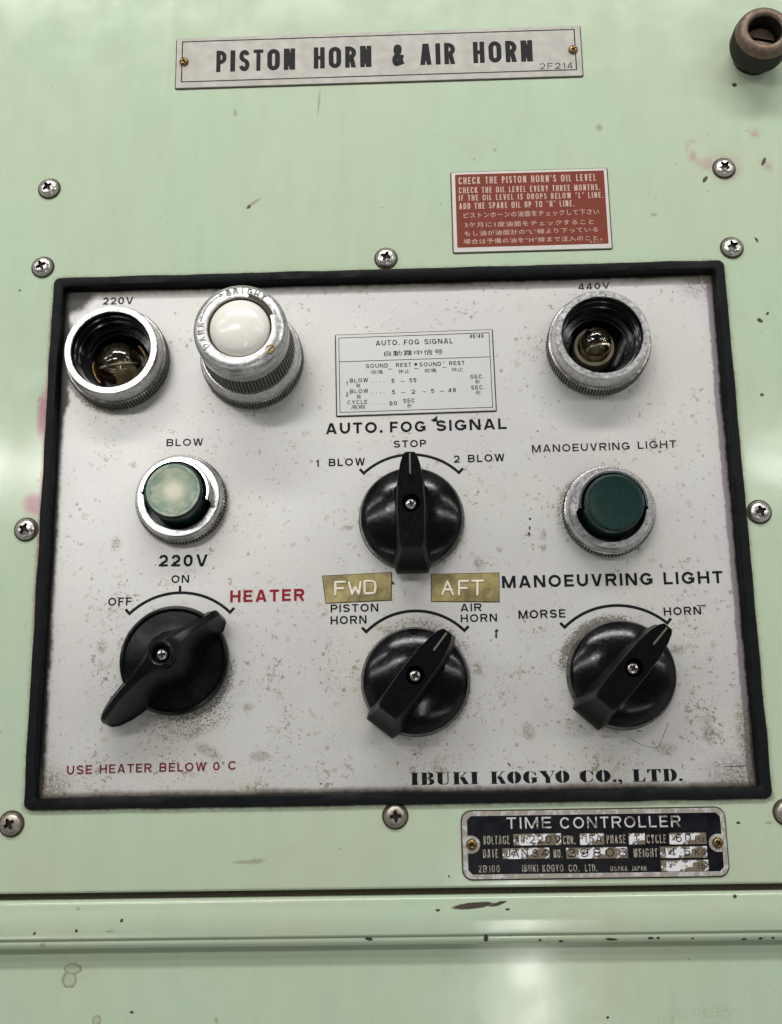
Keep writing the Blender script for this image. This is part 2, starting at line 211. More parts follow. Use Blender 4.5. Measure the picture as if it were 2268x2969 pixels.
def plate_paint():
    t = NT('dirty_silver_white_plate'); x, y = t.xy()
    c = t.mix(t.ramp(t.noise(.02, 3).outputs['Fac'], .3, .7), (.575, .57, .553), (.545, .53, .535))
    c = t.mix(t.ramp(t.noise(.018, 4, .6, w=41).outputs['Fac'], .44, .66, 0, .35), c, (.60, .58, .49))
    c = t.mix(t.ramp(t.noise(.05, 5, .65, w=42).outputs['Fac'], .50, .70, 0, .30), c, (.52, .50, .45))
    # fine peppery grime
    g = t.noise(2.4, 5, .8).outputs['Fac']; den = t.ramp(t.noise(.03, 3, w=1).outputs['Fac'], .35, .7)
    lowm = t.ramp(y, 150, 20)
    dd = t.math('ADD', t.math('MULTIPLY', den, .5), t.math('MULTIPLY', lowm, .5))
    th = t.math('SUBTRACT', .64, t.math('MULTIPLY', dd, .13))
    pep = t.ramp(t.math('SUBTRACT', g, th), 0, .06)
    c = t.mix(t.math('MULTIPLY', pep, .6), c, (.24, .225, .17))
    # streaky brushed look
    mp = t.n('ShaderNodeMapping'); t.l(t.P, mp.inputs[0]); mp.inputs['Scale'].default_value = (.06, 2.2, 1)
    br = t.noise(1.0, 3, .6, vec=mp.outputs[0]).outputs['Fac']
    c = t.mix(t.ramp(br, .45, .75, 0, .12), c, (.55, .54, .52))
    # blotchy tan corrosion: irregular fractal patches gathered in clusters, plus a few round spots
    clus = t.noise(.045, 4, .6, w=21).outputs['Fac']; clus2 = t.noise(.11, 3, .6, w=22).outputs['Fac']
    dens = t.math('ADD', t.math('MULTIPLY', t.ramp(clus, .40, .64), .6), t.math('ADD', t.math('MULTIPLY', t.ramp(clus2, .42, .66), .4), t.math('MULTIPLY', lowm, .25)))
    for sc, th0, gain, col, amt, ww in ((.20, .665, .095, (.34, .29, .18), .50, 1), (.42, .672, .10, (.20, .155, .085), .80, 2), (.85, .682, .10, (.115, .085, .05), .88, 3)):
        nn = t.noise(sc, 5, .62, w=30 + ww).outputs['Fac']
        th_ = t.math('SUBTRACT', th0, t.math('MULTIPLY', dens, gain))
        mk = t.ramp(t.math('SUBTRACT', nn, th_), 0.0, .03)
        tx = t.ramp(t.noise(1.9, 4, .75, w=ww).outputs['Fac'], .36, .58, .25, 1)
        c = t.mix(t.math('MULTIPLY', t.math('MULTIPLY', mk, tx), amt, clamp=True), c, col)
    wv = t.warp(1.6, 1.0, 2); v = t.vor(.13, wv)
    rr = t.math('MULTIPLY', t.ramp(v.outputs['Color'], .55, .9, 0.0, 1.0), .13)
    mk = t.math('MULTIPLY', t.ramp(t.math('SUBTRACT', rr, v.outputs['Distance']), 0.0, .03), t.math('MULTIPLY', dens, .8))
    c = t.mix(mk, c, (.22, .20, .14))
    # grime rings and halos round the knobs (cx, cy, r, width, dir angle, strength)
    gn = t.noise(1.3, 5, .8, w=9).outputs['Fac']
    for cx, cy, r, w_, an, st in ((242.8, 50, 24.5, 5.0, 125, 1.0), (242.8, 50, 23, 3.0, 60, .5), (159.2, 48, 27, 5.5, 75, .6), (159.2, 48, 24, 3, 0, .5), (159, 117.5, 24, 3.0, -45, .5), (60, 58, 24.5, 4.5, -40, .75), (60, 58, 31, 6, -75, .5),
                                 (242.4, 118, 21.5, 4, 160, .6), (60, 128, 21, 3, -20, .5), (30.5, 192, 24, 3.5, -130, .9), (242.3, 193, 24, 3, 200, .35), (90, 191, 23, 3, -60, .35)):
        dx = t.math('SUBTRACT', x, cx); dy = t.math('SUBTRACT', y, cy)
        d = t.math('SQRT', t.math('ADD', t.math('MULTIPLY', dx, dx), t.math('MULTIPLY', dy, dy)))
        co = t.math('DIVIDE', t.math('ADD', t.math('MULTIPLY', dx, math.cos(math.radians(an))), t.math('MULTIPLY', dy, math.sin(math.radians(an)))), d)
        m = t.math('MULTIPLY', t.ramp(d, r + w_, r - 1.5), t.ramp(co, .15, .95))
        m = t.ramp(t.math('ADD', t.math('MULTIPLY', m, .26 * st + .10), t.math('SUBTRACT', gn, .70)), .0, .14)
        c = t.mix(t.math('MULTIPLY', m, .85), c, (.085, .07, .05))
    # individual stains
    ws = t.warp(3.6, .55, 12)
    st = [(168.5, 13.5, 3.2, 1.7, -10), (131.5, 115, 2.6, 1.2, 10), (185.5, 54, 1.4, 2.6, 0), (108, 108, 1.2, 1, 0), (74, 22, 5.5, 2.2, -30), (68, 30, 3.5, 2, 40), (278, 26, 2.0, 4.5, 10), (90, 40, 2.5, 1.5, 0), (215, 110, 1.3, 2.4, 10), (214.8, 104, .9, 2, 0), (187, 98, 2, 3, 0),
          (148, 70, 6, 1.3, -25), (157, 66.5, 8, 2, -10), (223, 60, 2, 1.2, 0), (268, 60, 3, 2, 0), (196, 104, 1.2, 1.2, 0), (38, 145, 1.4, 1.4, 0), (32, 110, 2, 3, 0), (95, 20, 4, 2, 0), (260, 20, 4, 2.5, 0), (205, 28, 2.5, 3.5, 10), (28, 66, 2, 2.6, 0)]
    sm = t.math('MULTIPLY', t.many(ws, st, .5), t.ramp(t.noise(1.5, 5, .8, w=7).outputs['Fac'], .40, .58))
    c = t.mix(t.math('MULTIPLY', sm, .75), c, (.17, .145, .08))
    wd = t.warp(.5, 1.4, 4)
    dk = [(214.5, 156, .35, .35, 0), (120, 8.5, .5, .3, 0), (193.5, 69.3, .9, .7, 60), (193.3, 67.4, .5, 1.2, 0), (209.5, 117, .5, .5, 0), (209.2, 113, .4, .9, 0), (208.8, 110.5, .4, .8, 20), (250, 27.5, 1.3, .2, -15), (196.6, 15, .9, .35, -40), (150.6, 90.5, .5, .9, 40)]
    c = t.mix(t.many(wd, dk, .25), c, (.03, .02, .02))
    # dirt and painted shade against the gasket: distance to each edge
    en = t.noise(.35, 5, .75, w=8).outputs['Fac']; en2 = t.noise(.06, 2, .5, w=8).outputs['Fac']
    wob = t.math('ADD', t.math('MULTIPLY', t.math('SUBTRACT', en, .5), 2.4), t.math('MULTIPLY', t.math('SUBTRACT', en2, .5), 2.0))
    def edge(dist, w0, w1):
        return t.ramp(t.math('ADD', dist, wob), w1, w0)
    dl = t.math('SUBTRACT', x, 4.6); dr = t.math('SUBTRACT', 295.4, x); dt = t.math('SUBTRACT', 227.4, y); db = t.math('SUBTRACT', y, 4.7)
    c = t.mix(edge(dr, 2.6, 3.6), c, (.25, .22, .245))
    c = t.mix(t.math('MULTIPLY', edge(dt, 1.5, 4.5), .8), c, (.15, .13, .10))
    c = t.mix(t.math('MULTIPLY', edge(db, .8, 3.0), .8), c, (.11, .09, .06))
    c = t.mix(edge(dl, .8, 3.2), c, (.012, .010, .009))  # near-black left and top bands also paint in the recess's shade
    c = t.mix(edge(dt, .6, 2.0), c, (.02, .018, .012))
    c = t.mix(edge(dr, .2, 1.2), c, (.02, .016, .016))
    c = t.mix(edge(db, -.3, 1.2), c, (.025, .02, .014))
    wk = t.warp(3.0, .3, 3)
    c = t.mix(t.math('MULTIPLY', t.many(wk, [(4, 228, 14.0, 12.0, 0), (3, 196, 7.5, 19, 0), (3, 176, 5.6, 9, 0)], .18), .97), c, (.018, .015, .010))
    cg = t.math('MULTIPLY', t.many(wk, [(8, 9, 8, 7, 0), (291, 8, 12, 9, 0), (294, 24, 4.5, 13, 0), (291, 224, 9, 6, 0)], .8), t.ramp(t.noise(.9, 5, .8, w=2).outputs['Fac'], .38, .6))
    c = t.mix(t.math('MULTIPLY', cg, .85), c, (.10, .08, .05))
    t.set(base=c, rough=t.ramp(pep, 0, 1, .40, .6), spec=.5, metal=t.ramp(pep, 0, 1, .30, .05))
    t.bump(t.math('MULTIPLY', t.noise(1.8, 4, .7).outputs['Fac'], .4), .12, .6)
    return t.m

def simple(name, base, rough=.5, metal=0.0, spec=.5, var=.0, vscale=.5, varcol=None, bump=0.0, bscale=2.0, rvar=0.0):
    t = NT(name); c = base
    if var: c = t.mix(t.ramp(t.noise(vscale, 5, .7).outputs['Fac'], .35, .68, 0, var), base, varcol or tuple(v * .4 for v in base))
    r = rough
    if rvar: r = t.ramp(t.noise(vscale * 1.7, 4).outputs['Fac'], .3, .7, rough, rough + rvar)
    t.set(base=c, rough=r, metal=metal, spec=spec)
    if bump: t.bump(t.noise(bscale, 4, .6).outputs['Fac'], bump)
    return t.m

M = {}
M['green'] = green_paint('pale_green_enamel', BLOBS)
M['green_low'] = green_paint('pale_green_enamel_low', BLOBS_LOW, pinks=False, low=True)
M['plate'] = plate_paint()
M['rubber'] = simple('black_rubber', (.0030, .0042, .0054), .45, var=.5, vscale=.15, varcol=(.010, .011, .010), bump=.05, rvar=.2, spec=0.12)
M['bakelite'] = simple('black_bakelite', (.0022, .0028, .0034), .12, spec=.30, var=.35, vscale=.4, varcol=(.005, .005, .005), bump=.02, bscale=.5, rvar=.10)
M['bakelite_dull'] = simple('worn_black_bakelite', (.0026, .0034, .004), .20, spec=.16, var=.5, vscale=.12, varcol=(.004, .0045, .0045), rvar=.10)
M['bakelite_side'] = simple('greasy_black_bakelite', (.0018, .0022, .0026), .42, spec=.10, var=.5, vscale=.5, varcol=(.004, .004, .004))
M['chrome'] = simple('worn_chrome', (.68, .68, .70), .13, 1.0, var=.5, vscale=1.6, varcol=(.50, .48, .46), rvar=.10)
M['satin'] = simple('satin_worn_chrome', (.66, .66, .67), .27, 1.0, var=.8, vscale=.5, varcol=(.36, .35, .34), rvar=.16)
M['chrome_dark'] = simple('tarnished_chrome', (.30, .29, .28), .30, 1.0, var=.7, vscale=.6, varcol=(.08, .07, .06), rvar=.2)
M['steel'] = simple('screw_steel', (.56, .53, .51), .24, 1.0, var=.35, vscale=.7, varcol=(.30, .26, .23), rvar=.12)
M['dark'] = simple('dark_recess', (.006, .005, .004), .6)
M['grime'] = simple('dark_brown_grime', (.035, .028, .016), .8, var=.6, vscale=1.5, varcol=(.10, .085, .05))
def worn_ink(name, col, worn, lo, hi, sp=.12):
    t = NT(name); f = t.ramp(t.noise(1.5, 5, .75).outputs['Fac'], lo, hi)
    t.set(base=t.mix(f, col, worn), rough=.5, spec=sp); return t.m
M['ink'] = worn_ink('black_print', (.008, .008, .011), (.20, .195, .18), .60, .72)
M['ink_grey'] = worn_ink('worn_black_print', (.018, .016, .020), (.30, .29, .28), .54, .70)
M['ink_red'] = worn_ink('red_print', (.24, .012, .026), (.42, .30, .27), .58, .70)
M['ink_maroon'] = worn_ink('maroon_print', (.15, .018, .040), (.38, .28, .27), .56, .68)
M['brass'] = simple('tarnished_brass', (.33, .22, .09), .3, 1.0, var=.8, vscale=1.0, varcol=(.08, .05, .02))
M['nameplate'] = simple('aged_aluminium_plate', (.36, .34, .315), .5, .2, var=.35, vscale=.12, varcol=(.36, .345, .28), rvar=.15)
M['fogplate'] = simple('satin_aluminium_plate', (.54, .54, .525), .42, .35, var=.25, vscale=.2, varcol=(.52, .52, .50))
M['edge_white'] = simple('pale_worn_border', (.50, .475, .455), .45, .2, var=.5, vscale=.8, varcol=(.42, .38, .33))
M['red_field'] = simple('rust_red_field', (.155, .033, .015), .5, var=.6, vscale=.25, varcol=(.215, .035, .03), bump=.02, spec=0.15)
M['pale_print'] = simple('pale_pink_print', (.52, .36, .31), .5, var=.5, vscale=1.2, varcol=(.36, .20, .16))
M['tape'] = simple('yellowed_embossing_tape', (.48, .385, .165), .30, .3, var=.9, vscale=.085, varcol=(.15, .13, .06))
M['tape_edge'] = simple('tape_letter_halo', (.10, .08, .03), .5)
M['tape_white'] = simple('cream_raised_letter', (.82, .77, .62), .45, var=.3, vscale=2.0)
M['lens'] = simple('milky_white_lens', (.80, .78, .73), .18, var=.25, vscale=.15, varcol=(.74, .66, .52))
M['button_green'] = simple('dark_green_plastic', (.003, .022, .019), .25, spec=.35, var=.3, vscale=.8, varcol=(.005, .014, .012), rvar=.1)
M['black_plastic'] = simple('glossy_black_plastic', (.003, .003, .0025), .14, spec=.45, rvar=.1)
M['bronze'] = simple('oxidised_bronze', (.20, .145, .11), .42, .7, var=.7, vscale=.5, varcol=(.09, .065, .05), bump=.05, rvar=.2)
M['bronze_dark'] = simple('dark_bronze', (.035, .033, .022), .42, .6, var=.7, vscale=.8, varcol=(.012, .012, .008), rvar=.2)
M['knurl'] = simple('grimy_knurled_metal', (.40, .39, .37), .25, 1.0, var=.8, vscale=.35, varcol=(.12, .11, .10), rvar=.15)
M['bronze_groove'] = simple('dark_bronze_groove', (.012, .011, .007), .6)
M['groove'] = simple('grimy_groove', (.03, .028, .024), .6)
M['ceramic'] = simple('cream_ceramic_ring', (.40, .34, .24), .5, var=.4, vscale=.8)
M['id_plate'] = simple('black_enamel_plate', (.003, .0035, .006), .20, spec=.3, var=.25, vscale=.15, varcol=(.014, .012, .017), bump=.03, rvar=.15)

def flaked(name, a, b, lo, hi, metal=.2, scale=.35):
    t = NT(name); f = t.ramp(t.noise(scale, 5, .7).outputs['Fac'], lo, hi)
    t.set(base=t.mix(f, a, b), rough=.4, metal=metal); t.bump(f, .05); return t.m
M['flaked'] = flaked('flaked_silver', (.74, .74, .78), (.17, .135, .09), .47, .51, scale=.24)
M['id_border'] = flaked('worn_silver_border', (.33, .30, .26), (.50, .50, .50), .50, .58)
M['embossed'] = flaked('worn_embossed_letters', (.58, .57, .60), (.20, .16, .12), .50, .56, scale=.12)
M['embossed_dim'] = flaked('tarnished_embossed_letters', (.42, .38, .33), (.12, .10, .07), .42, .60, scale=.5)

def worn_green_top():
    t = NT('worn_green_button_face'); x, y = t.xy()
    n1 = t.noise(.22, 5, .65).outputs['Fac']; d = t.n('ShaderNodeVectorMath'); d.operation = 'LENGTH'; cx = t.n('ShaderNodeCombineXYZ')
    t.l(x, cx.inputs[0]); t.l(y, cx.inputs[1]); t.l(cx.outputs[0], d.inputs[0]); r = d.outputs['Value']
    c = t.mix(t.ramp(n1, .35, .65), (.17, .25, .19), (.34, .37, .27))
    c = t.mix(t.ramp(t.math('ADD', r, t.math('MULTIPLY', n1, 6)), 10.0, 4.0), c, (.60, .59, .46))
    ring = t.math('MULTIPLY', t.ramp(t.math('ABSOLUTE', t.math('SUBTRACT', t.math('ADD', r, t.math('MULTIPLY', t.noise(.25, 2).outputs['Fac'], 3.0)), 11.2)), .55, .1), .55)
    c = t.mix(ring, c, (.06, .13, .11))
    sp = t.ramp(t.noise(1.6, 4, .8).outputs['Fac'], .55, .68, 0, .5)
    c = t.mix(sp, c, (.16, .19, .12))
    t.set(base=c, rough=.42); t.bump(n1, .3); return t.m
M['button_worn'] = worn_green_top()

def glass():
    t = NT('bulb_glass'); t.set(base=(.92, .88, .76), rough=.015, trans=1.0, ior=1.5); return t.m
M['glass'] = glass()

# ------------------------------------------------------------------ mesh helpers
def link(name, me, mat=None, parent=None, loc=(0, 0, 0), rz=0.0, smooth=False):
    if mat is not None and not me.materials: me.materials.append(mat)
    if smooth:
        for p in me.polygons: p.use_smooth = True
    o = bpy.data.objects.new(name, me); COL.objects.link(o)
    o.location = [v * MM for v in loc]; o.rotation_euler = (0, 0, math.radians(rz))
    if parent: o.parent = parent
    return o
def tomesh(bm, name='mesh'):
    bmesh.ops.scale(bm, vec=(MM, MM, MM), verts=bm.verts)
    me = bpy.data.meshes.new(name); bm.to_mesh(me); bm.free(); return me
def sharp(o, deg=35):
    me = o.data
    for p in me.polygons: p.use_smooth = True
    me.set_sharp_from_angle(angle=math.radians(deg)); return o
def thing(name, label, cat, loc=(0, 0, 0), rz=0.0, group=None):
    o = bpy.data.objects.new(name, None); COL.objects.link(o); o.empty_display_size = .01
    o.location = [v * MM for v in loc]; o.rotation_euler = (0, 0, math.radians(rz))
    o['label'] = label; o['category'] = cat
    if group: o['group'] = group
    return o
def lathe(prof, seg=96, knurl=None, a0=0.0, a1=360.0, caps=False, groove=None):
    """prof: (r, z). knurl = (i0, i1, depth): rings i0..i1 alternate in radius."""
    bm = bmesh.new(); full = abs(a1 - a0) >= 360; n = seg if full else seg + 1; rings = []
    for i, (r, z) in enumerate(prof):
        if r < 1e-6: rings.append([bm.verts.new((0, 0, z))]); continue
        ring = []
        for k in range(n):
            a = math.radians(a0 + (a1 - a0) * k / seg)
            rr = r - (knurl[2] if knurl and knurl[0] <= i <= knurl[1] and (k // 2) % 2 else 0)
            ring.append(bm.verts.new((rr * math.cos(a), rr * math.sin(a), z)))
        rings.append(ring)
    for ri, (A, B) in enumerate(zip(rings, rings[1:])):
        if len(A) == 1 and len(B) == 1: continue
        m = n if full else n - 1
        for k in range(m):
            k2 = (k + 1) % n
            if len(A) == 1: f = bm.faces.new((A[0], B[k], B[k2]))
            elif len(B) == 1: f = bm.faces.new((A[k], B[0], A[k2]))
            else: f = bm.faces.new((A[k], B[k], B[k2], A[k2]))
            if knurl and knurl[0] <= ri < knurl[1] and not ((k // 2) % 2 == 0 and k % 2 == 0): f.material_index = 1
    if caps and not full:
        bm.faces.new([r[0] for r in rings]); bm.faces.new([r[-1] for r in rings][::-1])
    bmesh.ops.recalc_face_normals(bm, faces=bm.faces)
    return tomesh(bm)
def rrect(w, h, r, n=5):
    P = []
    for cx, cy, a in ((w / 2 - r, h / 2 - r, 0), (-w / 2 + r, h / 2 - r, 90), (-w / 2 + r, -h / 2 + r, 180), (w / 2 - r, -h / 2 + r, 270)):
        for k in range(n + 1):
            t = math.radians(a + 90 * k / n); P.append((cx + r * math.cos(t), cy + r * math.sin(t)))
    return P
def slab(pts, z0, z1, bev=0.0):
    """closed prism of a polygon with a small chamfer at the top"""
    bm = bmesh.new(); c = Vector((sum(p[0] for p in pts) / len(pts), sum(p[1] for p in pts) / len(pts)))
    def ring(z, ins):
        out = []
        n = len(pts)
        for i, p in enumerate(pts):
            if ins:
                a = Vector(pts[i - 1]); b = Vector(p); d = Vector(pts[(i + 1) % n])
                e1 = (b - a).normalized(); e2 = (d - b).normalized(); nn = Vector((-(e1.y + e2.y), e1.x + e2.x))
                nn = nn.normalized() if nn.length > 1e-6 else Vector((0, 0))
                q = b + nn * ins
            else: q = Vector(p)
            out.append(bm.verts.new((q.x, q.y, z)))
        return out
    rs = [ring(z0, 0), ring(z1 - bev, 0)] + ([ring(z1, bev)] if bev else [])
    for A, B in zip(rs, rs[1:]):
        for i in range(len(A)): j = (i + 1) % len(A); bm.faces.new((A[i], A[j], B[j], B[i]))
    bm.faces.new(rs[-1]); bm.faces.new(rs[0][::-1])
    bmesh.ops.recalc_face_normals(bm, faces=bm.faces)
    return tomesh(bm)
def frame_band(outer, inner, z0, z1):
    """flat band between two rings with the same point count, with thickness"""
    bm = bmesh.new(); L = []
    for P, z in ((outer, z0), (outer, z1), (inner, z1), (inner, z0)): L.append([bm.verts.new((p[0], p[1], z)) for p in P])
    n = len(outer)
    for A, B in ((L[0], L[1]), (L[1], L[2]), (L[2], L[3])):
        for i in range(n): j = (i + 1) % n; bm.faces.new((A[i], A[j], B[j], B[i]))
    bmesh.ops.recalc_face_normals(bm, faces=bm.faces)
    return tomesh(bm)
def polys(list_of_pts, z, th=0.05):
    bm = bmesh.new()
    for pts in list_of_pts:
        v = [bm.verts.new((p[0], p[1], z)) for p in pts]; f = bm.faces.new(v)
    bmesh.ops.recalc_face_normals(bm, faces=bm.faces)
    for f in bm.faces:
        if f.normal.z < 0: f.normal_flip()
    return tomesh(bm)
def stroke_mesh(paths, r, z, seg=8, flat=.7):
    """rounded raised strokes following polylines"""
    bm = bmesh.new()
    for P in paths:
        Q = []
        for a, b in zip(P, P[1:]):
            a = Vector(a); b = Vector(b); n = max(1, int((b - a).length / .6))
            for k in range(n): Q.append(a.lerp(b, k / n))
        Q.append(Vector(P[-1])); d0 = (Q[1] - Q[0]).normalized(); d1 = (Q[-1] - Q[-2]).normalized()
        Q = [Q[0] - d0 * r * .8] + Q + [Q[-1] + d1 * r * .8]; prev = None
        for i, q in enumerate(Q):
            t = (Q[min(i + 1, len(Q) - 1)] - Q[max(i - 1, 0)]).normalized(); nrm = Vector((-t.y, t.x))
            rr = r * (.45 if i in (0, len(Q) - 1) else 1)
            ring = [bm.verts.new((q.x + nrm.x * rr * math.cos(a), q.y + nrm.y * rr * math.cos(a), z + rr * flat * math.sin(a))) for a in [math.pi * k / seg for k in range(seg + 1)]]
            if prev:
                for k in range(seg): bm.faces.new((prev[k], prev[k + 1], ring[k + 1], ring[k]))
            else: bm.faces.new(ring)
            prev = ring
        bm.faces.new(prev)
    bmesh.ops.recalc_face_normals(bm, faces=bm.faces)
    return tomesh(bm)
# ------------------------------------------------------------------ drawn sans capitals: strokes of even weight on a W x H box
def _arc(cx, cy, rx, ry, a0, a1, n=10):
    return [(cx + rx * math.cos(math.radians(a0 + (a1 - a0) * k / n)), cy + ry * math.sin(math.radians(a0 + (a1 - a0) * k / n))) for k in range(n + 1)]
def _strip(P, t):
    """mitred band of width t along polyline P"""
    Q = [Vector(P[0])]
    for p in P[1:]:
        if (Vector(p) - Q[-1]).length > 1e-4: Q.append(Vector(p))
    a = []; b = []
    for i, q in enumerate(Q):
        d0 = (q - Q[i - 1]).normalized() if i else None; d1 = (Q[i + 1] - q).normalized() if i < len(Q) - 1 else None
        d0 = d0 or d1; d1 = d1 or d0
        n0 = Vector((-d0.y, d0.x)); n1 = Vector((-d1.y, d1.x)); m = (n0 + n1).normalized(); k = t / 2 / max(.5, m.dot(n0))
        a.append(q + m * k); b.append(q - m * k)
    return [[a[i], b[i], b[i + 1], a[i + 1]] for i in range(len(Q) - 1)]
def _diag(x0, y0, x1, y1, t):
    h = t * .5 * math.hypot(x1 - x0, y1 - y0) / abs(y1 - y0)
    return [[Vector((x0 - h, y0)), Vector((x0 + h, y0)), Vector((x1 + h, y1)), Vector((x1 - h, y1))]]
def _spline(P, n=5):
    Q = []
    for i in range(len(P) - 1):
        p0, p1, p2, p3 = [Vector(P[max(0, min(len(P) - 1, j))]) for j in (i - 1, i, i + 1, i + 2)]
        for k in range(n):
            u = k / n; Q.append(.5 * ((2 * p1) + (p2 - p0) * u + (2 * p0 - 5 * p1 + 4 * p2 - p3) * u * u + (3 * p1 - p0 - 3 * p2 + p3) * u ** 3))
    return [(q.x, q.y) for q in Q] + [P[-1]]
NATW = {'A': .78, 'B': .70, 'C': .76, 'D': .74, 'E': .62, 'F': .58, 'G': .80, 'H': .72, 'I': 0, 'J': .52, 'K': .74, 'L': .56, 'M': .88, 'N': .74, 'O': .82, 'P': .66, 'R': .72, 'S': .68, 'T': .64, 'U': .72, 'V': .72, 'W': 1.02,
        'Y': .72, 'Z': .64, '0': .56, '1': .26, '2': .56, '3': .56, '4': .58, '5': .56, '6': .56, '8': .56, '9': .56, '.': 0, "'": 0, ' ': .42, '&': .74, '“': .46, '”': .46, 'z': .5, 'g': .56, 'b': .56, 'l': 0, '°': 1.0, '·': 0}
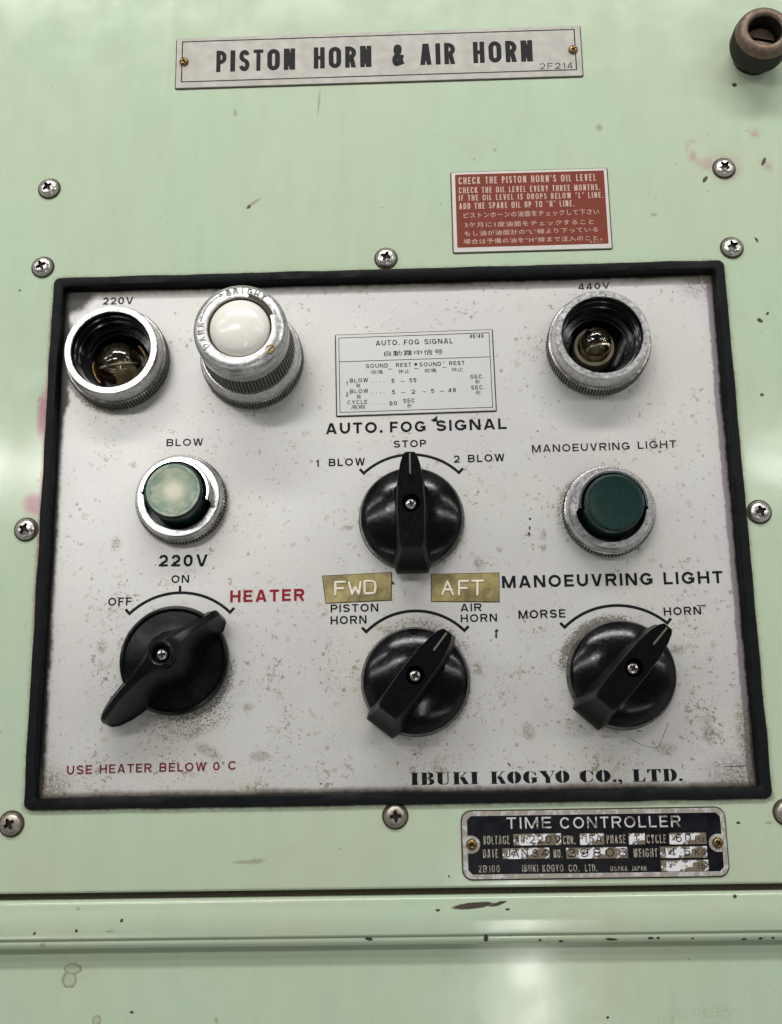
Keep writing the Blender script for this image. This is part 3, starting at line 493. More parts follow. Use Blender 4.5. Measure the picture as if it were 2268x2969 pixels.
def glyph(ch, W, H, t):
    """list of stroke groups; each group is a list of quads"""
    L, R, B, T = t / 2, W - t / 2, t / 2, H - t / 2; cx = W / 2; M_ = H * .51; S_ = []
    rx = (W - t) / 2; ry = min((H - t) / 2, rx * 1.18); wide = ry > (H - t) / 2 * .92; a = 34 if wide else 0
    v = lambda x, y0=0, y1=None: S_.append(_strip([(x, y0), (x, H if y1 is None else y1)], t))
    h = lambda y, x0=0, x1=None: S_.append(_strip([(x0, y), (W if x1 is None else x1, y)], t * .92))
    def bowl(y0, y1, r, x0=L):
        rr = min((y1 - y0) / 2, (r - x0) * .8); S_.append(_strip([(x0, y1)] + _arc(r - rr, y1 - rr, rr, rr, 90, 0, 6) + _arc(r - rr, y0 + rr, rr, rr, 0, -90, 6) + [(x0, y0)], t))
    if ch in 'I': S_.append(_strip([(t / 2, 0), (t / 2, H)], t))
    elif ch == 'l': S_.append(_strip([(t / 2, 0), (t / 2, H)], t))
    elif ch == 'A': S_ += [_diag(t * .55, 0, cx - t * .12, H, t), _diag(W - t * .55, 0, cx + t * .12, H, t), _strip([(W * .22, H * .27), (W * .78, H * .27)], t * .9)]
    elif ch == 'B': v(L); bowl(M_, T, R - W * .04); bowl(B, M_, R)
    elif ch == 'C': S_.append(_strip(([(R, T - ry - (0 if wide else H * .04))] if not wide else []) + _arc(cx, T - ry, rx, ry, a, 180, 12) + _arc(cx, B + ry, rx, ry, 180, 360 - a, 12) + ([(R, B + ry + H * .04)] if not wide else []), t))
    elif ch == 'G':
        S_.append(_strip(([(R, T - ry - H * .02)] if not wide else []) + _arc(cx, T - ry, rx, ry, a, 180, 12) + _arc(cx, B + ry, rx, ry, 180, 360 - a * .7, 12) + [(R, B + ry * (1 - .55 if wide else 1)), (R, M_ - t * .3)], t)); S_.append(_strip([(W, M_ - t * .3), (cx + W * .02, M_ - t * .3)], t * .9))
    elif ch == 'D': v(L); bowl(B, T, R)
    elif ch == 'E': v(L); h(T, L, W); h(M_, L, W * .92); h(B, L, W)
    elif ch == 'F': v(L); h(T, L, W); h(M_ - t * .1, L, W * .9)
    elif ch == 'H': v(L); v(R); h(M_, L, R)
    elif ch == 'J': S_.append(_strip([(R, H), (R, B + rx)] + _arc(cx, B + rx, rx, rx, 0, -180, 8) + [(L, B + rx * 1.3)], t))
    elif ch == 'K': v(L); S_ += [_diag(W * .22, H * .33, W - t * .62, H, t), _diag(W - t * .55, 0, W * .40, H * .58, t)]
    elif ch == 'L': v(L); h(B, L, W)
    elif ch == 'M': v(L); v(R); S_ += [_diag(cx, 0, t * .62, H, t * .95), _diag(cx, 0, W - t * .62, H, t * .95)]
    elif ch == 'N': v(L); v(R); S_.append(_diag(W - t * .62, 0, t * .62, H, t))
    elif ch in 'O0': S_.append(_strip(_arc(cx, T - ry, rx, ry, 0, 180, 16) + _arc(cx, B + ry, rx, ry, 180, 360, 16) + [(R, T - ry)], t))
    elif ch == 'P': v(L); bowl(H * .45, T, R)
    elif ch == 'R': v(L); bowl(H * .48, T, R); S_.append(_diag(W - t * .55, 0, cx + W * .06, H * .48, t))
    elif ch in 'S':
        yu = (T + M_) / 2; ru = (T - M_) / 2; yl = (M_ + B) / 2; rl = (M_ - B) / 2
        k = 1.0 if not wide else .98
        S_.append(_strip(_arc(cx, yu, rx * .96, ru, 12, 90, 5) + _arc(cx, yu, rx * .96, ru, 98, 215, 9) + [(cx - rx * .35, M_ + ru * .12), (cx + rx * .35, M_ - rl * .12)] + _arc(cx, yl, rx, rl, 35, -90, 9) + _arc(cx, yl, rx, rl, -98, -168, 5), t))
    elif ch == 'T': S_.append(_strip([(cx, 0), (cx, H)], t)); h(T)
    elif ch == 'U': r2 = min(rx * 1.1, H * .5); S_.append(_strip([(L, H), (L, B + r2)] + _arc(cx, B + r2, rx, r2, 180, 360, 12) + [(R, B + r2), (R, H)], t))
    elif ch == 'V': S_ += [_diag(cx - t * .12, 0, t * .55, H, t), _diag(cx + t * .12, 0, W - t * .55, H, t)]
    elif ch == 'W': q = W * .27; S_ += [_diag(q, 0, t * .55, H, t * .95), _diag(q + t * .1, 0, cx - t * .1, H, t * .95), _diag(W - q - t * .1, 0, cx + t * .1, H, t * .95), _diag(W - q, 0, W - t * .55, H, t * .95)]
    elif ch == 'Y': S_ += [_diag(cx, H * .40, t * .6, H, t), _diag(cx, H * .40, W - t * .6, H, t), _strip([(cx, 0), (cx, H * .44)], t)]
    elif ch == 'Z': h(T); h(B); S_.append(_diag(t * .7, B, W - t * .7, T, t))
    elif ch == 'z': T = H * .70 - t / 2; h(T); h(B); S_.append(_diag(t * .7, B, W - t * .7, T, t))
    elif ch == '1': S_.append(_strip([(R, 0), (R, H)], t)); S_.append(_strip([(R, H * .80), (R - W * .5 - t * .2, H * .76)], t * .8))
    elif ch == '2': S_.append(_strip(_arc(cx, T - rx * 1.0, rx, rx, 170, -35, 14) + [(L + t * .3, B + t * .4)], t)); h(B)
    elif ch == '3': yu = (T + M_) / 2; yl = (M_ + B) / 2; S_.append(_strip(_arc(cx, yu, rx * .9, (T - M_) / 2, 160, -75, 10), t)); S_.append(_strip(_arc(cx, yl, rx, (M_ - B) / 2, 80, -165, 12), t))
    elif ch == '4': S_.append(_strip([(W * .72, 0), (W * .72, H)], t)); S_.append(_diag(t * .5, H * .26, W * .72 - t * .2, H, t)); h(H * .24)
    elif ch == '5': r5 = min(rx, H * .33); h(T, W * .12, W * .95); S_.append(_strip([(W * .2, T), (W * .14, M_ + H * .02)], t)); S_.append(_strip([(W * .14, M_ + H * .03)] + _arc(cx, B + H * .30 - t * .1, rx, H * .30, 110, -160, 14), t))
    elif ch in '69':
        g_ = []; yl = B + (M_ + H * .08 - B) / 2; rl = (M_ + H * .08 - B) / 2
        g_.append(_strip(_arc(cx, yl, rx, rl, 0, 360, 20), t)); g_.append(_strip([(L, yl)] + _arc(cx, T - rl * 1.15, rx, rl * 1.15, 180, 35, 10), t))
        if ch == '9': g_ = [[[Vector((W - p.x, H - p.y)) for p in q] for q in s] for s in g_]
        S_ += g_
    elif ch == '8': yu = (T + M_) / 2; yl = (M_ + B) / 2; S_.append(_strip(_arc(cx, yu, rx * .88, (T - M_) / 2, 0, 360, 18), t)); S_.append(_strip(_arc(cx, yl, rx, (M_ - B) / 2, 0, 360, 18), t))
    elif ch == '.': S_.append(_strip([(t * .55, 0), (t * .55, t * 1.1)], t * 1.1))
    elif ch == '·': S_.append(_strip([(t * .6, 0), (t * .6, t * 1.2)], t * 1.2))
    elif ch == "'": S_.append(_strip([(t * .5, H), (t * .5, H * .70)], t * .8))
    elif ch in '“”': S_.append(_strip([(W * .25, H), (W * .25, H * .74)], t * .7)); S_.append(_strip([(W * .75, H), (W * .75, H * .74)], t * .7))
    elif ch == '°': S_.append(_strip(_arc(cx, H / 2, (W - t) / 2, (H - t) / 2, 0, 360, 16), t))
    elif ch == '&': S_.append(_strip(_spline([(x * (W - t) + t / 2, y * (H - t) + t / 2) for x, y in ((1.02, -.05), (.55, .45), (.22, .72), (.24, .93), (.44, 1), (.64, .93), (.64, .74), (.42, .55), (.10, .36), (.02, .20), (.14, .03), (.40, .0), (.68, .14), (.96, .50))]), t))
    elif ch == 'g': S_.append(_strip(_arc(cx, H * .36, rx, H * .30, 0, 360, 18), t)); S_.append(_strip([(R, H * .70), (R, -H * .05)] + _arc(cx, -H * .05, rx, H * .16, 0, -160, 8), t))
    elif ch == 'b': v(L); S_.append(_strip(_arc(cx, H * .33, rx, H * .33 - t / 2, 0, 360, 18), t))
    return S_
def draw_word(body, width, H, weight, gapf, th=0.0):
    t = weight * H
    fixed = 0; var = 0
    def isf(c): return NATW[c] == 0
    n = len(body)
    for c in body:
        if isf(c): fixed += t * (1.2 if c in '.·' else 1.0)
        else: var += NATW[c]
    if var == 0: U = 0; gap = (width - fixed) / max(1, n - 1)
    else: U = (width - fixed) / (var + gapf * (n - 1)); gap = gapf * U
    bm = bmesh.new(); x = 0; k = 0
    for c in body:
        W = NATW[c] * U if not isf(c) else t
        if c != ' ':
            for s in glyph(c, W, H, min(t, W * .42) if not isf(c) else t):
                z = .003 * (k % 9); k += 1
                dz = .003 if c == '&' else .0004; rows = [[bm.verts.new((x + p.x, p.y, z + dz * qi)) for p in q] for qi, q in enumerate(s)]
                for vs in rows:
                    f = bm.faces.new(vs)
                    f.normal_update()
                    if f.normal.z < 0: f.normal_flip()
                    if th > 0:
                        lo = [bm.verts.new((v.co.x, v.co.y, z - th)) for v in f.verts]; up = list(f.verts)
                        for i in range(4): j = (i + 1) % 4; bm.faces.new((up[j], up[i], lo[i], lo[j]))
        x += (W if not (c in '.·' and isf(c)) else t * 1.2) + gap
    return tomesh(bm, 'lettering')
def text_mesh(body, width, cap, bold=.16, spacing=.20, th=0.0, cjk=False, ref=None):
    if not cjk: return draw_word(body, width, cap, bold, spacing, th)
    c = bpy.data.curves.new('lettering', 'FONT'); c.body = body; c.size = 1.0; c.resolution_u = 2; c.space_character = 1.1; c.offset = bold
    o = bpy.data.objects.new('lettering', c); COL.objects.link(o)
    dg = bpy.context.evaluated_depsgraph_get(); dg.update()
    me = bpy.data.meshes.new_from_object(o.evaluated_get(dg)); bpy.data.objects.remove(o); bpy.data.curves.remove(c)
    xs = [v.co.x for v in me.vertices]; ys = [v.co.y for v in me.vertices]
    x0 = min(xs); y0 = min(ys); sx = width / (max(xs) - x0); sy = cap / (max(ys) - y0)
    for v in me.vertices: v.co.x = (v.co.x - x0) * sx * MM; v.co.y = (v.co.y - y0) * sy * MM
    return me
def lettering(row, z, mat, parent, base, **k):
    """base = world position (mm) of the parent"""
    body, x, y, w, cap, ang = row[:6]
    me = text_mesh(body, w, cap, **k)
    if k.get('th'): z = z + k['th']
    o = link('lettering', me, mat, parent, (x - base[0], y - base[1], z - base[2]), ang)
    return o
def bool_cut(o, cutter):
    m = o.modifiers.new('cut', 'BOOLEAN'); m.operation = 'DIFFERENCE'; m.object = cutter; m.solver = 'EXACT'
    m.material_mode = 'TRANSFER'
    dg = bpy.context.evaluated_depsgraph_get(); dg.update()
    me = bpy.data.meshes.new_from_object(o.evaluated_get(dg)); o.modifiers.clear(); o.data = me
    cm = cutter.data; bpy.data.objects.remove(cutter); return o
def line_quad(x0, y0, x1, y1, w):
    d = Vector((x1 - x0, y1 - y0)).normalized(); n = Vector((-d.y, d.x)) * w / 2
    return [(x0 - n.x, y0 - n.y), (x1 - n.x, y1 - n.y), (x1 + n.x, y1 + n.y), (x0 + n.x, y0 + n.y)]

# ------------------------------------------------------------------ setting: green console sheets
def struct(name, me, mat, label=None, smooth=False):
    o = link(name, me, mat, smooth=smooth); o['kind'] = 'structure'
    if label: o['label'] = label
    return o
def sheet_with_hole():
    bm = bmesh.new(); X = (-260, 560); YB = -31.0; YT = 640
    # grid round the opening: opening 2..298 x 2..230
    xs = [X[0], -60, 2, 150, 298, 360, X[1]]; ys = [YB, 2, 116, 230, 300, 420, YT]
    V = {}
    def v(i, j):
        if (i, j) not in V: V[i, j] = bm.verts.new((xs[i], ys[j], 0))
        return V[i, j]
    for i in range(len(xs) - 1):
        for j in range(len(ys) - 1):
            if 2 <= i <= 3 and 1 <= j <= 2: continue
            bm.faces.new((v(i, j), v(i + 1, j), v(i + 1, j + 1), v(i, j + 1)))
    # rounded lower edge, then down behind
    prev = [v(i, 0) for i in range(len(xs))]
    for k in range(1, 7):
        a = math.radians(90 * k / 6); ring = [bm.verts.new((x, YB - 1.3 * math.sin(a), -1.3 + 1.3 * math.cos(a))) for x in xs]
        for i in range(len(xs) - 1): bm.faces.new((prev[i], ring[i], ring[i + 1], prev[i + 1]))
        prev = ring
    ring = [bm.verts.new((x, YB - 1.3, -9)) for x in xs]
    for i in range(len(xs) - 1): bm.faces.new((prev[i], ring[i], ring[i + 1], prev[i + 1]))
    bmesh.ops.recalc_face_normals(bm, faces=bm.faces)
    if bm.faces[0].normal.z < 0:
        for f in bm.faces: f.normal_flip()
    return tomesh(bm)
cp = struct('console_panel', sheet_with_hole(), M['green'], 'pale green enamelled steel console panel with an opening for the control plate', True)

def extrude_profile(prof, x0=-260, x1=560, n=12):
    bm = bmesh.new(); prev = None
    for (y, z) in prof:
        ring = [bm.verts.new((x0 + (x1 - x0) * i / n, y, z)) for i in range(n + 1)]
        if prev:
            for i in range(n): bm.faces.new((prev[i], ring[i], ring[i + 1], prev[i + 1]))
        prev = ring
    bmesh.ops.recalc_face_normals(bm, faces=bm.faces)
    if sum(f.normal.z for f in bm.faces) < 0:
        for f in bm.faces: f.normal_flip()
    return tomesh(bm)
def arc(cy, cz, r, a0, a1, n=6): return [(cy + r * math.cos(math.radians(a0 + (a1 - a0) * k / n)), cz + r * math.sin(math.radians(a0 + (a1 - a0) * k / n))) for k in range(n + 1)]
gap = struct('panel_gap', extrude_profile([(-31, -4.5), (-38, -4.5)]), M['grime'], 'dark dirty gap under the lower edge of the console panel')
# ledge: rolled top edge, very slightly crowned face, rolled lower lip, drop to the lower sheet
def crown(y):
    u = (y + 44.5) / 7.0
    return -.9 * u * u * .55
prof = [(-34.9, -9)] + [(-34.9, -3.6)] + arc(-37.3, -3.6, 2.4, 0, 78, 6)
zt0 = prof[-1][1]
ys_ = [-38.2 - i * (50.3 - 38.2) / 10 for i in range(11)]
prof += [(y, zt0 + .8 * math.sin(math.pi * (i / 10)) + .02) for i, y in enumerate(ys_)]
z_end = prof[-1][1]
prof += [(a, b) for a, b in arc(-50.6, z_end - 3.0, 3.0, 84, 180, 10)]
prof += [(-53.6, LOW_Z - .5)]
ledge = struct('console_ledge', extrude_profile(prof), M['green'], 'rounded green ledge running along the foot of the console panel', True)
low = struct('lower_console_panel', extrude_profile([(-50, LOW_Z), (-58, LOW_Z), (-70, LOW_Z), (-90, LOW_Z - .15), (-120, LOW_Z - .5), (-300, LOW_Z - 4)]), M['green_low'], 'lower green console sheet below the ledge', True)

# ------------------------------------------------------------------ gasket frame
def gasket():
    t = thing('gasket_frame', 'black rubber gasket frame round the white control plate', 'gasket', (150, 116, 0))
    W_, H_ = 300.0, 232.1
    n = 6
    def ring(w, h, r): return rrect(w, h, r, n)
    bm = bmesh.new(); L = []
    for (w, h, r, z) in ((W_ + .3, H_ + .3, 3.2, 0.01), (W_ + .1, H_ + .1, 3.1, 1.2), (W_ - .5, H_ - .5, 2.9, 1.85), (W_ - 1.6, H_ - 1.6, 2.4, 2.0), (W_ - 7.4, H_ - 7.6, 1.6, 2.0), (W_ - 8.6, H_ - 8.8, 1.2, 1.5), (W_ - 9.2, H_ - 9.4, 1.0, -1.0), (W_ - 9.2, H_ - 9.4, 1.0, -3.4)):
        L.append([bm.verts.new((p[0] + noise.noise(Vector((p[0], p[1], z)) * .3) * .15, p[1] + .05 * math.sin(i * 3.1), z)) for i, p in enumerate(ring(w, h, r))])
    for A, B in zip(L, L[1:]):
        for i in range(len(A)): j = (i + 1) % len(A); bm.faces.new((A[i], A[j], B[j], B[i]))
    # subdivide long edges and wander them a little so that the rubber is not ruler-straight
    long_e = [e for e in bm.edges if e.calc_length() > 60]
    bmesh.ops.subdivide_edges(bm, edges=long_e, cuts=40, use_grid_fill=True)
    for v in bm.verts:
        if v.co.z < 1.9 and v.co.z > -3:
            v.co.x += .42 * noise.noise(Vector((v.co.x * .06, v.co.y * .06, 1))); v.co.y += .42 * noise.noise(Vector((v.co.x * .06, v.co.y * .06, 9)))
    bmesh.ops.recalc_face_normals(bm, faces=bm.faces)
    g = link('rubber_strip', tomesh(bm), M['rubber'], t, (0, 0, 0)); sharp(g, 40)
    g.location = (0, .05 * MM, 0)
gasket()

# ------------------------------------------------------------------ control plate with its print
PB = (150, 116, PLATE_Z)
plate = thing('control_plate', 'white speckled control plate with black and red lettering inside the gasket', 'control plate', PB)
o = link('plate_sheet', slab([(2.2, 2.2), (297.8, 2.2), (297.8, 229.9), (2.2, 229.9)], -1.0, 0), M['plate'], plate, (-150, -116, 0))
for hx, hy in ((30.6, 192.6), (242.3, 193.6)):
    c_ = link('tmp_cut', lathe([(0, -3), (16, -3), (16, 3), (0, 3)], 48), M['plate'], None, (hx, hy, PLATE_Z)); bool_cut(o, c_)
INKS = {'k': 'ink', 'g': 'ink_grey', 'r': 'ink_red', 'm': 'ink_maroon'}
for row in PLATE_TEXT:
    big = row[4] > 4.5
    o = lettering(row, PLATE_Z + .05, M[INKS[row[6]]], plate, PB, bold=.25 if row[0] == '°' else {'k': .215, 'r': .225, 'm': .195, 'g': .19}[row[6]] * (.92 if row[4] < 3.6 and row[6] == 'k' else 1))
    if row[6] == 'r': o['label'] = 'red lettering'
    if row[6] == 'm': o['label'] = 'dark red lettering'
# dial scales
for i, (cx, cy, r, a0, a1) in enumerate(ARC):
    P = []; n = 40; w = .62
    if i == 0: pass
    aa0, aa1 = a0, a1
    band = []
    for k in range(n):
        A = math.radians(aa0 + (aa1 - aa0) * k / n); B = math.radians(aa0 + (aa1 - aa0) * (k + 1) / n)
        band.append([((r - w) * math.cos(A), (r - w) * math.sin(A)), ((r + w) * math.cos(A), (r + w) * math.sin(A)), ((r + w) * math.cos(B), (r + w) * math.sin(B)), ((r - w) * math.cos(B), (r - w) * math.sin(B))])
    bm = bmesh.new()
    inn = [bm.verts.new(((r - w) * math.cos(math.radians(aa0 + (aa1 - aa0) * k / n)), (r - w) * math.sin(math.radians(aa0 + (aa1 - aa0) * k / n)), 0)) for k in range(n + 1)]
    out = [bm.verts.new(((r + w) * math.cos(math.radians(aa0 + (aa1 - aa0) * k / n)), (r + w) * math.sin(math.radians(aa0 + (aa1 - aa0) * k / n)), 0)) for k in range(n + 1)]
    for k in range(n): bm.faces.new((inn[k], inn[k + 1], out[k + 1], out[k]))
    # end ticks: point outward, drawn from the band's inner edge
    for a, sgn in ((aa0, 1), (aa1, -1)):
        A = math.radians(a); e = Vector((math.cos(A), math.sin(A))); tn = Vector((-e.y, e.x)) * sgn
        q = [e * (r - w), e * (r - w) + tn * 1.2, e * (r + 2.6) + tn * 1.2, e * (r + 2.6)]
        bm.faces.new([bm.verts.new((p.x, p.y, 0)) for p in q])
    if i == 1:
        bm.faces.new([bm.verts.new((x, y, 0)) for x, y in ((-.55, r + w), (.55, r + w), (.55, r + 3.0), (-.55, r + 3.0))])
    bmesh.ops.recalc_face_normals(bm, faces=bm.faces)
    for f in bm.faces:
        if f.normal.z < 0: f.normal_flip()
    link('dial_scale', tomesh(bm), M['ink'], plate, (cx - 150, cy - 116, .05))

# fat-face stencil letters, drawn glyph by glyph on a unit height
def ell(cx, cy, rx, ry, a0, a1, n=14): return [(cx + rx * math.cos(math.radians(a0 + (a1 - a0) * k / n)), cy + ry * math.sin(math.radians(a0 + (a1 - a0) * k / n))) for k in range(n + 1)]
def rc(x0, y0, x1, y1): return [(x0, y0), (x1, y0), (x1, y1), (x0, y1)]
def stem(x, w=.30, s=.08):
    return [rc(x + s, .06, x + s + w, .94), rc(x, 0, x + w + 2 * s, .055), rc(x, .945, x + w + 2 * s, 1.0)]
GL = {
 'I': (.50, stem(.02)),
 'B': (.80, [rc(.08, .0, .36, 1.0), rc(.0, 0, .075, .06), rc(.0, .94, .075, 1.0), [(.40, 1.0)] + ell(.50, .76, .24, .24, 90, -90)[0:] + [(.40, .52), (.40, .565), (.46, .60)] + ell(.44, .76, .07, .14, -60, 60, 6) + [(.40, .95)],
              [(.40, .505)] + ell(.52, .2525, .27, .2525, 90, -90) + [(.40, 0), (.40, .05)] + ell(.46, .25, .07, .17, -70, 70, 6) + [(.40, .46)]]),
 'U': (.86, [[(.08, .95), (.08, .30)] + ell(.42, .28, .34, .30, 180, 262, 8) + [(.37, .10), (.37, .95)], [(.41, .0), (.50, .0), (.64, .06), (.71, .18), (.71, .95), (.65, .95), (.65, .24), (.60, .12), (.50, .06), (.41, .07)], rc(0, .955, .45, 1.0), rc(.56, .955, .82, 1.0)]),
 'K': (.90, stem(.0, .28) + [[(.42, .48), (.46, .42), (.62, .0), (.92, .0), (.66, .60), (.57, .62)], [(.40, .53), (.70, .96), (.78, .96), (.46, .50)], rc(.60, .965, .88, 1.0)]),
 'O': (.84, [ell(.40, .5, .40, .5, 95, 265, 20) + ell(.40, .5, .055, .40, 255, 105, 12), ell(.42, .5, .40, .5, 85, -85, 20) + ell(.42, .5, .055, .40, -75, 75, 12)]),
 'G': (.86, [ell(.40, .5, .40, .5, 95, 265, 20) + ell(.40, .5, .06, .40, 255, 105, 12), [(.44, 1.0), (.56, .96), (.68, .86), (.74, .98), (.77, .62), (.72, .62), (.62, .84), (.52, .93), (.44, .94)], [(.44, 0), (.56, .02), (.80, .10), (.80, .42), (.52, .42), (.52, .10), (.44, .06)], rc(.44, .425, .86, .48)]),
 'Y': (.86, [[(.04, .95), (.36, .42), (.36, .0), (.64, .0), (.64, .42), (.40, .95)], [(.66, .47), (.80, .95), (.87, .95), (.67, .42)], rc(.0, .955, .46, 1.0), rc(.66, .955, .94, 1.0)]),
 'C': (.80, [ell(.40, .5, .40, .5, 95, 265, 20) + ell(.40, .5, .06, .40, 255, 105, 12), [(.44, 1.0), (.56, .96), (.66, .86), (.72, .98), (.75, .62), (.70, .62), (.60, .84), (.52, .93), (.44, .94)], [(.44, 0), (.56, .03), (.70, .14), (.75, .32), (.69, .33), (.60, .14), (.52, .07), (.44, .06)]]),
 'L': (.78, stem(.0, .30) + [[(.48, 0), (.74, 0), (.77, .36), (.72, .36), (.62, .12), (.48, .06)]]),
 'T': (.84, [rc(.27, .06, .57, .94), rc(.19, 0, .65, .055), [(.0, 1.0), (.03, .66), (.08, .66), (.15, .86), (.26, .945), (.26, 1.0)], [(.58, 1.0), (.58, .945), (.69, .86), (.76, .66), (.81, .66), (.84, 1.0)], rc(.262, .945, .578, 1.0)]),
 'D': (.86, stem(.0, .28) + [[(.46, 1.0)] + ell(.46, .5, .38, .5, 85, -85, 20) + [(.46, 0), (.46, .06)] + ell(.46, .5, .08, .42, -80, 80, 12) + [(.46, .94)]]),
 '.': (.24, [ell(.11, .11, .11, .11, 0, 340, 16)]),
 ',': (.26, [ell(.11, .11, .11, .11, 30, 300, 14) + [(.16, -.02), (.06, -.16), (.13, -.20), (.22, -.06), (.24, .08)]]),
}
for body, x, y, w, cap, ang in FAT_TEXT:
    adv = 0; P = []
    for ch in body:
        a, ps = GL[ch]
        P += [[(adv + p[0], p[1]) for p in q] for q in ps]; adv += a + (.09 if ch not in '.,' else .05)
    xs = [p[0] for q in P for p in q]; s = w / (max(xs) - min(xs)); x0 = min(xs)
    me = polys([[((p[0] - x0) * s, p[1] * cap) for p in q] for q in P], 0)
    link('lettering', me, M['ink'], plate, (x - 150, y - 116, .05), ang)
# scratches and a hair
link('scratch', polys([line_quad(277.2, 80, 281, 80.1, .35)], 0), M['ink'], plate, (-150, -116 - 1.6, .055))
link('scratch', polys([line_quad(283.0, 12.7, 292.5, 12.9, .30)], 0), M['ink_grey'], plate, (-150, -116, .055))
link('hair', polys([line_quad(a[0], a[1], b[0], b[1], .16) for a, b in zip([(246, 24.6), (251, 21.6), (256.2, 20.4), (258, 22), (262, 30.5)], [(251, 21.6), (256.2, 20.4), (258, 22), (262, 30.5)])], 0), M['ink_grey'], plate, (-150, -116, .06))

# ------------------------------------------------------------------ screws
def pan_screw(r=4.5, h=2.5, mat='steel', skew=0.0):
    """cross-recess pan head: dome with a real cross-shaped recess"""
    prof = [(r * .995, 0.05), (r, h * .25), (r * .97, h * .45), (r * .86, h * .70), (r * .70, h * .86), (r * .50, h * .95), (r * .25, h * .99), (0, h)]
    me = lathe(prof, 48)
    return me
def cross_pts(a, w, c):
    """cross outline with rounded inner corners: arm length a, half width w, corner cut c"""
    P = []
    for k in range(4):
        t = math.radians(90 * k)
        for (x, y) in ((a, -w), (a, w), (c, w + (c - w) * .25), (w + (c - w) * .25, c)):
            P.append((x * math.cos(t) - y * math.sin(t), x * math.sin(t) + y * math.cos(t)))
    return P
def screw_mesh(r, h, mat, deep=1.6, arm=.52):
    bm = bmesh.new(); prof = [(r * .995, 0.0), (r, h * .25), (r * .97, h * .45), (r * .86, h * .70), (r * .70, h * .86), (r * .50, h * .95), (r * .25, h * .99), (0, h)]
    me = lathe([(0, 0)] + prof, 48); o = link('tmp', me, M[mat])
    c = link('tmp_cut', slab(cross_pts(r * arm, r * .125, r * .26), h - deep, h + 1), M['dark'])
    bool_cut(o, c); me = o.data; bpy.data.objects.remove(o)
    for p in me.polygons: p.use_smooth = True
    me.set_sharp_from_angle(angle=math.radians(32)); return me
SCREW_ME = screw_mesh(4.55, 2.6, 'steel')
SCREW_ME2 = SCREW_ME.copy(); SCREW_ME2.materials[0] = simple('dull_screw_steel', (.42, .38, .34), .34, 1.0, var=.6, vscale=.8, varcol=(.16, .12, .09), rvar=.15)
WASH_ME = lathe([(5.35, 0.02), (5.3, .12), (4.3, .2)], 48)
WASH_ME.materials.append(M['grime'])
SC = [('below the nameplate, upper one at the left edge', 'upper left screw above the gasket corner, farther from the gasket'), ]
SL = ['cross-head screw at upper left, the higher of the two left of the red plate',
      'cross-head screw just above the upper left corner of the black gasket',
      'cross-head screw above the middle of the gasket, left of the red plate',
      'cross-head screw ringed by pink stain at upper right',
      'cross-head screw just above the upper right corner of the black gasket',
      'cross-head screw touching the left side of the black gasket',
      'cross-head screw touching the right side of the black gasket',
      'cross-head screw at the left picture edge below the gasket corner',
      'cross-head screw below the middle of the gasket, left of the black identification plate',
      'cross-head screw cut by the right picture edge below the gasket corner']
SR = [35, 25, -22, 42, 20, 62, 20, 32, 4, 15]
SC_G = 'cross-head screws holding the console panel'
protos = None
for (x, y), lab, rz in zip(SCREWS, SL, SR):
    t = thing('panel_screw', lab, 'screw', (x, y, 0), rz, SC_G)
    h = link('screw_head', SCREW_ME2 if int(abs(x) + abs(y)) % 3 == 1 else SCREW_ME, None, t, (0, 0, .15)); wv = link('grime_ring', WASH_ME, None, t)
    tilt = (random.uniform(-.09, .09), random.uniform(-.09, .09)); h.rotation_euler = (tilt[0], tilt[1], 0)

# ------------------------------------------------------------------ nameplates
def flat_plate(t, r, th, rad, name, mat, grime=True, z=0.0):
    cx, cy, w, h, ang = r
    if grime:
        link('grime_edge', slab(rrect(w + 1.0, h + 1.0, rad + .4, 3), z, z + .12), M['grime'], t)
    o = link(name, slab(rrect(w, h, rad, 3), z + .05, z + th, .12), M[mat], t); return o
def border(t, w, h, dx, dy, lw, z, mat, name='border_line', rad=.05):
    return link(name, frame_band(rrect(w, h, rad, 2), rrect(w - 2 * lw, h - 2 * lw, rad, 2), z, z + .04), M[mat], t, (dx, dy, 0))

cx, cy, w, h, ang = NAME_PLATE
t = thing('horn_nameplate', 'long silver nameplate reading PISTON HORN & AIR HORN at the top of the panel', 'nameplate', (cx, cy, 0))
flat_plate(t, NAME_PLATE, .9, .6, 'plate_body', 'nameplate')
bx, by, bw, bh, _ = NAME_BORDER
border(t, bw, bh, bx - cx, by - cy, .55, .9, 'ink_grey')
for row in NAME_TEXT:
    lettering(row[:5] + (0,), .95, M['ink'] if row[0] != '2F214' else M['ink_grey'], t, (cx, cy, 0), bold=.20 if row[0] != '2F214' else .12, spacing=.26)
RIV_ME = screw_mesh(2.15, 1.5, 'brass', 1.0, .55)
for x, y in NAME_RIV: link('screw', RIV_ME, None, t, (x - cx, y - cy, .9), 20)

cx, cy, w, h, ang = RED_PLATE
t = thing('oil_level_plate', 'rust-red instruction plate about the oil level with pale English and Japanese text', 'instruction plate', (cx, cy, 0))
flat_plate(t, RED_PLATE, .8, .5, 'plate_body', 'edge_white')
fx, fy, fw, fh, _ = RED_FIELD
link('red_field', polys([rrect(fw, fh, .3, 2)], .85), M['red_field'], t, (fx - cx, fy - cy, 0))
for i, row in enumerate(RED_TEXT):
    lettering(row, .93, M['pale_print'], t, (cx, cy, 0), bold=.15 if i < 4 else .004, cjk=i > 3, spacing=.36)
lettering(("46111", 241.5, 242.3, 5.5, 1.0, 0), .93, M['pale_print'], t, (cx, cy, 0), bold=.14, spacing=.4)

